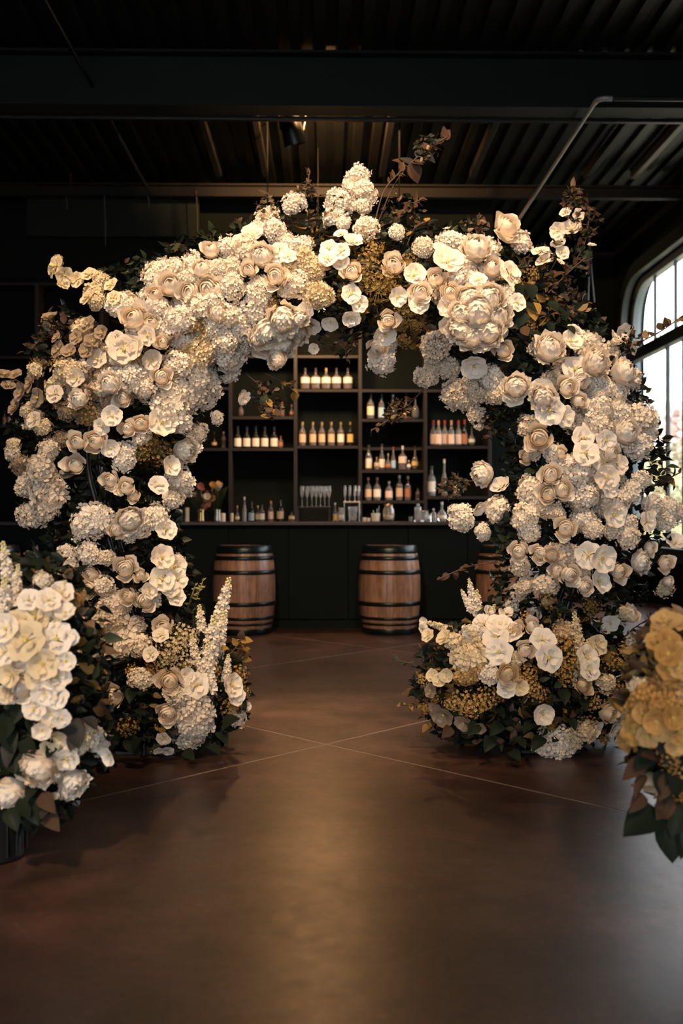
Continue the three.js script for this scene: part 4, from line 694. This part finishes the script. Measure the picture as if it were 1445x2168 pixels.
// ---------------------------------------------------------------- floor mounds at the arch's feet
function moundFoliage(grp, f, n, key, size = [0.03, 0.07]) {
  foliage(grp, n, () => {
    for (;;) {
      const x = rr(-1, 1), y = rr(-1, 1), z = rr(-0.85, 1); if (x * x + y * y + z * z > 1) continue;
      const p = at(f.cx + x * f.rx, f.cy + y * f.ry, f.zc + z * f.rz); if (p.y < 0.03) continue;
      return [p, key(f.cx + x * f.rx, f.cy + y * f.ry, rnd()), rr(...size)];
    }
  });
}
{
  const f = mound(335, 1455, 190, 165, 5.04, 0.42);
  const M = thing('floor_arrangement', 'low mound of white flowers with a tall cream spike, before the half-hidden barrel', 'flowers', at(335, 1590, 5.04).setY(0));
  const B = (k, t, l, b) => blooms(M, f, k, t, l, b);
  B('R', 'w', [[344, 1325, 25], [183, 1391, 30], [358, 1443, 29], [354, 1512, 24], [238, 1475, 25]]);
  B('H', 'w', [[263, 1348, 42], [297, 1368, 26], [244, 1376, 28], [297, 1437, 26], [373, 1470, 24], [411, 1497, 37], [415, 1527, 38], [400, 1560, 30], [499, 1519, 22], [285, 1330, 26], [395, 1530, 26], [430, 1505, 24]]);
  B('O', 'w', [[171, 1423, 18], [415, 1451, 24], [491, 1451, 22], [499, 1474, 18], [346, 1564, 14], [335, 1590, 10], [340, 1345, 16], [318, 1385, 16], [522, 1495, 9], [395, 1432, 16], [355, 1590, 12]]);
  B('G', 'c', [[381, 1345, 24], [354, 1381, 26], [375, 1375, 22], [345, 1400, 20]]);
  B('S', 'w', [[472, 1278, 54, 14], [445, 1370, 66, 8], [426, 1330, 46, -4], [464, 1350, 56, 12], [440, 1410, 52, 0], [480, 1420, 36, 6], [412, 1385, 40, -8]]);
  B('G', 'o', [[505, 1430, 20], [490, 1495, 20], [450, 1420, 16], [270, 1540, 20], [335, 1440, 16], [320, 1420, 16], [515, 1465, 14], [240, 1530, 16], [280, 1420, 14]]);
  B('G', 'c', [[390, 1410, 22], [365, 1360, 18], [400, 1350, 20]]);
  twig(M, [[392, 1330], [400, 1280], [415, 1235]], 5.0, 22, 0.028, 'l', 0.05, 0.7, 'l');
  twig(M, [[400, 1320], [415, 1270], [430, 1228]], 5.0, 18, 0.026, 'l', 0.2, 0.7, 'l');
  twig(M, [[480, 1420], [510, 1390], [522, 1375]], 5.0, 8, 0.06, 'yn', 0.2, 1.3);
  twig(M, [[470, 1400], [500, 1370], [512, 1352]], 4.9, 6, 0.06, 'yn', 0.4, 1.3);
  for (const [x, y, dx, dy, t] of [[290, 1500, 20, 26, 'k'], [300, 1560, -26, 22, 'k'], [270, 1560, 20, 36, 'k'], [470, 1540, 22, -30, 'k'], [460, 1550, 26, 22, 'k'], [320, 1490, 20, 20, 't'], [255, 1535, 26, -4, 't'], [190, 1500, 26, -14, 'n'], [220, 1440, 24, -10, 'k'], [285, 1455, -16, 26, 'k'], [240, 1575, -20, 30, 'k'], [365, 1540, 8, 26, 's'], [340, 1470, -22, 12, 't'], [440, 1580, 30, 10, 'k'], [390, 1590, 20, 14, 'k'], [180, 1560, -20, 20, 'k'], [210, 1500, 24, 10, 'k']]) leaf(M, at(x, y, 4.66), at(x + dx * 0.85, y + dy * 0.85, 4.58), 1.0, t, 'broad_leaf');
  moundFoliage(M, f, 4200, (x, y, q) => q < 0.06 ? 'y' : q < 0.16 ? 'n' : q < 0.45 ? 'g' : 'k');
}
{
  const f = mound(1115, 1450, 245, 165, 5.04, 0.42);
  const M = thing('floor_arrangement', 'wide mound of cream roses and golden sprigs at the arch foot on the window side', 'flowers', at(1115, 1590, 5.04).setY(0));
  const B = (k, t, l, b) => blooms(M, f, k, t, l, b);
  B('S', 'w', [[998, 1258, 34, -12], [1012, 1292, 42, -6], [1035, 1315, 36, 16], [985, 1268, 24, -26]]);
  B('S', 'c', [[950, 1338, 40, -58], [928, 1326, 30, -70], [1006, 1352, 34, -40], [1222, 1350, 50, -10], [1235, 1400, 48, 10], [1227, 1376, 36, -14]]);
  B('O', 'w', [[1058, 1323, 24], [1023, 1320, 22], [1080, 1337, 22], [1049, 1350, 26], [1149, 1354, 26], [1118, 1229, 16], [1162, 1393, 28], [1056, 1380, 26], [1244, 1393, 24], [1257, 1549, 22], [1071, 1458, 18], [1036, 1297, 16], [1270, 1328, 20], [1291, 1320, 18], [896, 1332, 13], [896, 1314, 8], [1149, 1512, 20], [1248, 1420, 20], [1300, 1545, 18], [1070, 1298, 14]]);
  B('R', 'w', [[1157, 1268, 20], [1129, 1324, 20], [1112, 1378, 24], [1339, 1298, 22]]);
  B('R', 'c', [[1075, 1428, 26], [1237, 1452, 20], [1291, 1510, 25], [1322, 1511, 24], [1095, 1330, 18]]);
  B('H', 'w', [[1097, 1255, 20], [1166, 1584, 40], [1188, 1582, 32], [1036, 1428, 20], [1000, 1340, 22], [1080, 1290, 18], [1152, 1600, 26], [1130, 1300, 16]]);
  B('H', 'c', [[993, 1393, 37], [1278, 1445, 26], [963, 1359, 20], [1209, 1566, 24], [1235, 1546, 24], [1020, 1395, 24], [1085, 1400, 22], [1190, 1335, 20]]);
  B('H', 'o', [[989, 1427, 30], [1010, 1410, 20], [1317, 1298, 16], [1090, 1440, 16]]);
  B('O', 'd', [[937, 1514, 22], [980, 1532, 20], [911, 1462, 14], [1015, 1540, 14], [920, 1500, 14]]);
  B('O', 'c', [[905, 1345, 14], [1265, 1366, 20], [940, 1350, 16], [930, 1440, 14], [915, 1430, 12], [945, 1430, 14], [1100, 1455, 16]]);
  B('G', 'o', [[1002, 1488, 28], [971, 1484, 24], [1028, 1480, 22], [1123, 1454, 20], [1118, 1428, 18], [1201, 1366, 22], [1252, 1288, 18], [1326, 1406, 24], [1335, 1448, 26], [1252, 1484, 22], [1265, 1366, 18], [985, 1500, 22], [1190, 1330, 20], [1175, 1410, 20], [1195, 1430, 18], [1210, 1400, 20], [1300, 1460, 20], [1290, 1400, 20], [950, 1490, 16], [920, 1480, 14], [895, 1440, 12], [1140, 1470, 16], [1165, 1350, 18], [1340, 1360, 22], [1320, 1380, 18], [1245, 1530, 16], [1280, 1560, 16], [1115, 1310, 18], [1180, 1300, 18], [1235, 1310, 16], [905, 1500, 12], [1055, 1470, 16]]);
  twig(M, [[930, 1440], [890, 1410], [835, 1398]], 5.0, 12, 0.032, 'ns', 0.3, 1.1);
  twig(M, [[930, 1430], [905, 1385], [890, 1370]], 5.0, 8, 0.032, 'nyg', 0.3, 1.1);
  twig(M, [[940, 1480], [890, 1490], [846, 1493]], 4.9, 12, 0.035, 'nyt', 0.3, 1.1);
  twig(M, [[960, 1400], [930, 1380], [900, 1340]], 5.0, 6, 0.03, 'n', 0.3, 1.0);
  twig(M, [[940, 1500], [915, 1520], [905, 1535]], 4.85, 8, 0.04, 'nyt', 0.2, 1.2);
  twig(M, [[1270, 1430], [1330, 1340], [1390, 1300]], 5.1, 10, 0.035, 'sn', 0.2, 0.8);
  twig(M, [[1250, 1420], [1300, 1370], [1340, 1330]], 5.1, 14, 0.03, 'ns', 0.1, 0.6);
  for (const [x, y, dx, dy, t] of [[1060, 1530, -22, 26, 'k'], [1090, 1560, 26, 20, 'k'], [1040, 1560, -10, 26, 'k'], [1110, 1490, 24, -14, 'k'], [1170, 1480, 26, 10, 's'], [1130, 1530, -24, 14, 'k'], [1200, 1520, 24, 16, 'k'], [1150, 1560, -26, 26, 'k'], [1250, 1590, 30, 8, 'k'], [1080, 1590, 20, 12, 'k'], [1010, 1530, -14, 22, 'k'], [1300, 1580, 24, 16, 'k'], [1140, 1440, 18, -18, 's'], [1230, 1480, 14, 24, 'k'], [1345, 1390, 4, 24, 's'], [1050, 1500, 22, 16, 'k'], [1190, 1460, 10, 24, 'k'], [955, 1540, -18, 20, 'n']]) leaf(M, at(x, y, 4.66), at(x + dx * 0.85, y + dy * 0.85, 4.58), 1.0, t, 'broad_leaf');
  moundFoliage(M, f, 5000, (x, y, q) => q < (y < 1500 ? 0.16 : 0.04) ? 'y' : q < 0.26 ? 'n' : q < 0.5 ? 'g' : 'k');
}

// ---------------------------------------------------------------- arrangements close to the camera, on dark urns
const urn = (grp, x, z, top) => {
  const s = top / 0.16, m = std(lin(0.015, 0.018, 0.02), 0.35, { metalness: 0.4 });
  part('urn_body', lathe([[0, 0], [0.085, 0], [0.095, 0.01], [0.09, 0.03], [0.1, 0.1], [0.118, 0.155], [0.126, 0.16], [0.12, 0.166], [0.1, 0.15], [0, 0.14]].map(([a, b]) => [a, b * s]), 32), m, grp, V(x, 0, z).sub(grp.position));
  const rib = new THREE.CylinderGeometry(0.004, 0.004, 0.13 * s, 5).rotateX(-0.0).translate(0, 0.085 * s, 0.103);
  for (let k = 0; k < 18; k++) part('urn_rib', rib, m, grp, V(x, 0, z).sub(grp.position), new THREE.Quaternion().setFromAxisAngle(V(0, 1, 0), k / 18 * Math.PI * 2));
};
{
  const f = mound(60, 1460, 185, 300, 3.45, 0.26);
  const M = thing('urn_arrangement', 'tall cream arrangement of open blossoms over broad dark leaves in a dark urn', 'flowers', at(-10, 1811, 3.45).setY(0));
  urn(M, M.position.x, M.position.z, 0.2);
  const B = (k, t, l, b) => blooms(M, f, k, t, l, b);
  B('S', 'w', [[16, 1215, 62, -6], [8, 1290, 66, 4], [80, 1255, 44, 12], [125, 1270, 44, 20], [35, 1250, 50, 6]]);
  B('O', 'w', [[119, 1353, 34], [102, 1270, 24], [130, 1257, 22], [122, 1287, 22], [138, 1296, 18], [11, 1331, 28], [8, 1381, 26], [119, 1434, 27], [94, 1467, 23], [119, 1475, 22], [72, 1500, 22], [111, 1514, 22], [130, 1522, 18], [89, 1547, 18], [149, 1350, 16], [141, 1608, 24], [230, 1600, 18], [111, 1686, 12], [60, 1270, 22], [110, 1390, 24], [40, 1400, 24], [140, 1400, 18]]);
  B('O', 'c', [[53, 1356, 40], [72, 1306, 32], [91, 1406, 30], [80, 1434, 24], [22, 1430, 24], [20, 1360, 30], [100, 1320, 26], [10, 1470, 20], [40, 1320, 28], [119, 1564, 20], [105, 1580, 18]]);
  B('R', 'w', [[39, 1459, 33]]);
  B('H', 'w', [[166, 1577, 25], [149, 1583, 22], [194, 1561, 24], [210, 1578, 22], [119, 1637, 20], [90, 1230, 22], [100, 1445, 24], [62, 1395, 30]]);
  B('H', 'c', [[190, 1540, 18], [175, 1560, 18]]);
  B('P', 'w', [[78, 1629, 45], [158, 1658, 31], [147, 1677, 22], [17, 1683, 38]]);
  B('G', 'o', [[95, 1350, 18], [160, 1270, 18], [120, 1330, 14], [60, 1480, 18], [90, 1530, 20], [30, 1440, 18], [110, 1545, 20], [150, 1262, 14], [50, 1265, 16]]);
  for (const [x, y, dx, dy, t] of [[50, 1470, -20, 60, 'k'], [65, 1510, 10, 60, 'k'], [100, 1490, 34, -16, 'k'], [20, 1500, -10, 70, 'k'], [45, 1560, 30, 50, 'k'], [30, 1560, -24, 60, 's'], [145, 1520, 26, 50, 's'], [160, 1545, -12, 40, 's'], [125, 1480, 34, -8, 's'], [175, 1520, 30, 14, 's'], [60, 1590, -30, 40, 'k'], [15, 1600, 30, 30, 'k'], [40, 1690, 24, 50, 'k'], [60, 1690, 10, 50, 'k'], [20, 1710, 10, 40, 'k'], [85, 1680, 26, 36, 'n'], [100, 1700, -10, 40, 's'], [75, 1660, -20, 30, 'k'], [5, 1540, 24, 40, 'k'], [120, 1560, -20, 40, 'k'], [100, 1725, 16, 24, 'n'], [70, 1540, 34, 14, 'k'], [90, 1590, 24, 16, 'k']]) leaf(M, at(x, y, 3.22), at(x + dx, y + dy, 3.16), 1.0, t, 'broad_leaf');
  moundFoliage(M, f, 2600, (x, y, q) => y < 1480 ? (q < 0.1 ? 'y' : q < 0.3 ? 't' : q < 0.5 ? 'g' : 'k') : q < 0.06 ? 'n' : q < 0.3 ? 'g' : 'k', [0.035, 0.07]);
}
{
  const f = mound(1435, 1500, 120, 210, 2.95, 0.2);
  const M = thing('urn_arrangement', 'golden ochre arrangement with big dark drooping leaves at the frame edge', 'flowers', at(1575, 1933, 2.95).setY(0));
  urn(M, M.position.x, M.position.z, 0.36);
  const B = (k, t, l, b) => blooms(M, f, k, t, l, b);
  B('O', 'o', [[1407, 1314, 26], [1396, 1335, 20], [1394, 1357, 24], [1416, 1353, 22], [1435, 1317, 20], [1413, 1384, 24], [1441, 1384, 22], [1413, 1417, 22], [1438, 1415, 24], [1341, 1549, 28], [1327, 1574, 22], [1352, 1531, 24], [1388, 1528, 24], [1438, 1549, 26], [1432, 1578, 24], [1370, 1560, 22], [1360, 1510, 20], [1400, 1550, 22], [1425, 1520, 24]]);
  B('H', 'o', [[1427, 1445, 34], [1399, 1461, 33], [1363, 1486, 38], [1391, 1492, 38], [1421, 1486, 38], [1443, 1470, 34], [1440, 1510, 30], [1380, 1520, 26], [1345, 1505, 24], [1412, 1440, 24]]);
  B('H', 'c', [[1352, 1455, 20], [1402, 1432, 18]]);
  B('R', 'c', [[1371, 1658, 27], [1399, 1683, 18]]);
  B('G', 'o', [[1420, 1610, 24], [1440, 1630, 24], [1405, 1590, 20], [1435, 1690, 20], [1385, 1480, 16]]);
  for (const [x, y, dx, dy, t, w] of [[1364, 1608, -40, 36, 'n', 1.1], [1365, 1640, -24, 40, 'n', 0.8], [1400, 1720, -72, 22, 'k', 1.6], [1412, 1736, 18, 84, 'k', 1.5], [1440, 1620, -10, 70, 'k', 1.5], [1400, 1600, -50, 10, 'n', 1.3], [1395, 1630, 24, 60, 'k', 1.5], [1430, 1560, 20, 70, 'k', 1.4], [1380, 1590, -30, 30, 'k', 1.4], [1410, 1680, -6, 60, 'n', 1.2], [1440, 1700, -14, 60, 'k', 1.4], [1405, 1560, -6, 46, 's', 1.3], [1425, 1590, -24, 34, 's', 1.2], [1360, 1680, -16, 30, 'n', 1.1], [1445, 1750, 10, 60, 'k', 1.4], [1415, 1640, -14, 50, 'n', 1.3], [1390, 1700, 24, 26, 'n', 1.3]]) leaf(M, at(x, y, 2.78), at(x + dx, y + dy, 2.72), w * 0.78, t, 'broad_leaf');
  moundFoliage(M, f, 1800, (x, y, q) => y < 1560 ? (q < 0.3 ? 'y' : q < 0.5 ? 't' : 'n') : q < 0.1 ? 'y' : q < 0.3 ? 'n' : 'k', [0.03, 0.065]);
}

// ---------------------------------------------------------------- two little bouquets on the bar
for (const [px, py, k, label] of BOUQUETS) {
  const t = thing('bud_vase', label, 'vase of flowers', cb(px, px > 440 ? 0.2 : -0.02));
  part('vase', lathe([[0, 0], [7, 0], [7.6, 2], [6.5, 18], [7.5, 26], [6.8, 26], [5.8, 18], [6.8, 3], [0, 2]].map(([x, y]) => [x * kc, y * kc])), k === 'r' ? mBrass : mSilver, t);
  for (let i = 0; i < 15; i++) {
    const p = at(px + rr(-16, 16), py + rr(-26, 24), CZ + (px > 440 ? 0.2 : -0.02) + rr(-0.07, 0.07)), base = at(px + rr(-3, 3), 1079, CZ + (px > 440 ? 0.2 : -0.02)), q = rnd();
    part('stalk', tube([base, base.clone().lerp(p, 0.6).add(V(0, 0.02, 0)), p].map((v) => v.clone().sub(t.position)), 0.002, 6, 4), twigMat.l, t);
    flower(t, q < 0.5 ? 'O' : 'G', p, rr(4, 8) * kc, V(rr(-0.6, 0.6), rr(0, 1), 1).normalize(), k === 'r' ? (q < 0.35 || q > 0.8 ? 'r' : 'b') : q < 0.6 ? 'o' : 'w');
    leaf(t, base, p.clone().add(V(rr(-0.05, 0.05), -0.03, 0.02)), 0.7, 'g');
  }
}

// ---------------------------------------------------------------- outdoors, seen through the window
{
  struct('ground', span(4.9, 120, -0.4, -0.12, -140, 60), std(lin(0.45, 0.42, 0.3), 0.9));
  const hg = new THREE.SphereGeometry(1, 48, 16, 0, Math.PI * 2, 0, Math.PI / 2), hp = hg.attributes.position;
  for (let i = 0; i < hp.count; i++) { const x = hp.getX(i), y = hp.getY(i), z = hp.getZ(i), k = 1 + 0.12 * fbm(x * 4, z * 4, 1, 3); hp.setXYZ(i, x * 60 * k, y * 14 * k, z * 26 * k); }
  hg.computeVertexNormals();
  const hill = struct('hill', hg, std(lin(0.66, 0.52, 0.46), 0.95)); hill.position.set(60, -0.4, -105);
  const lf = surface(2, 2, (u, v) => [0.35 * Math.sin(Math.PI * (v * 0.9 + 0.05)) * u, 0.1 * v, v], () => [1, 1, 1]);
  const shrub = (x, z, h, w, c, label, cat = 'shrub') => {
    const t = thing(cat === 'tree' ? 'garden_tree' : 'garden_shrub', label, cat, V(x, -0.12, z), 'garden plants outside the window');
    part('stem', new THREE.CylinderGeometry(0.04, 0.08, h * 0.7, 7).translate(0, h * 0.35, 0), std(lin(0.1, 0.07, 0.05), 0.9), t);
    const n = 900, im = new THREE.InstancedMesh(lf, std(c, 0.8, { side: THREE.DoubleSide }), n), m = new THREE.Matrix4(), q = new THREE.Quaternion(), e = new THREE.Euler();
    for (let i = 0; i < n; i++) { const y = rr(0.12, 1), a = rr(0, 6.28), d = Math.sqrt(rnd()) * w * Math.sin(Math.PI * Math.min(0.95, y * 0.85 + 0.1)), s = h * rr(0.05, 0.11); e.set(rr(0, 6.28), rr(0, 6.28), rr(0, 6.28)); m.compose(V(Math.cos(a) * d, y * h, Math.sin(a) * d), q.setFromEuler(e), V(s, s, s)); im.setMatrixAt(i, m); const k = rr(0.5, 1.4); im.setColorAt(i, lin(k, k, k)); }
    im.name = numbered('leaf_crown'); im.userData.kind = 'stuff'; shade(im); t.add(im);
  };
  shrub(7.2, -22, 2.6, 1.1, lin(0.62, 0.56, 0.34), 'yellow-green shrub outside, low behind the two thin window bars');
  shrub(8.8, -25, 2.2, 1.3, lin(0.5, 0.5, 0.34), 'green shrub outside, at the edge of the window view');
  shrub(8.2, -27, 3.0, 1.2, lin(0.7, 0.55, 0.42), 'straw-coloured shrub outside, between the green ones');
  shrub(10.5, -30, 3.4, 1.5, lin(0.6, 0.54, 0.4), 'olive shrub outside, behind the straw-coloured one');
  shrub(13.5, -38, 5.2, 2.4, lin(0.7, 0.54, 0.48), 'tall brownish tree outside below the skyline', 'tree');
  shrub(16.5, -44, 6.0, 2.6, lin(0.56, 0.54, 0.44), 'tall green tree outside, farthest along the skyline', 'tree');
  const h = thing('garden_house', 'pale house with a pinkish tiled roof outside the window', 'house', V(16.5, -0.12, -52));
  part('house_wall', box(7, 3, 6, 0, 1.5, 0), std(lin(0.6, 0.5, 0.44), 0.9), h);
  part('roof', new THREE.ExtrudeGeometry(new THREE.Shape([new THREE.Vector2(-3.5, 0), new THREE.Vector2(3.5, 0), new THREE.Vector2(0, 2.1)]), { depth: 7.6, bevelEnabled: false }).rotateY(Math.PI / 2).translate(-3.8, 3, 0), std(lin(0.6, 0.35, 0.3), 0.9), h);
  for (const x of [-2, 1.6]) part('house_window', box(0.9, 1.1, 0.05, x, 1.6, 3.02), mFrame, h);
}
renderer.render(scene, camera);
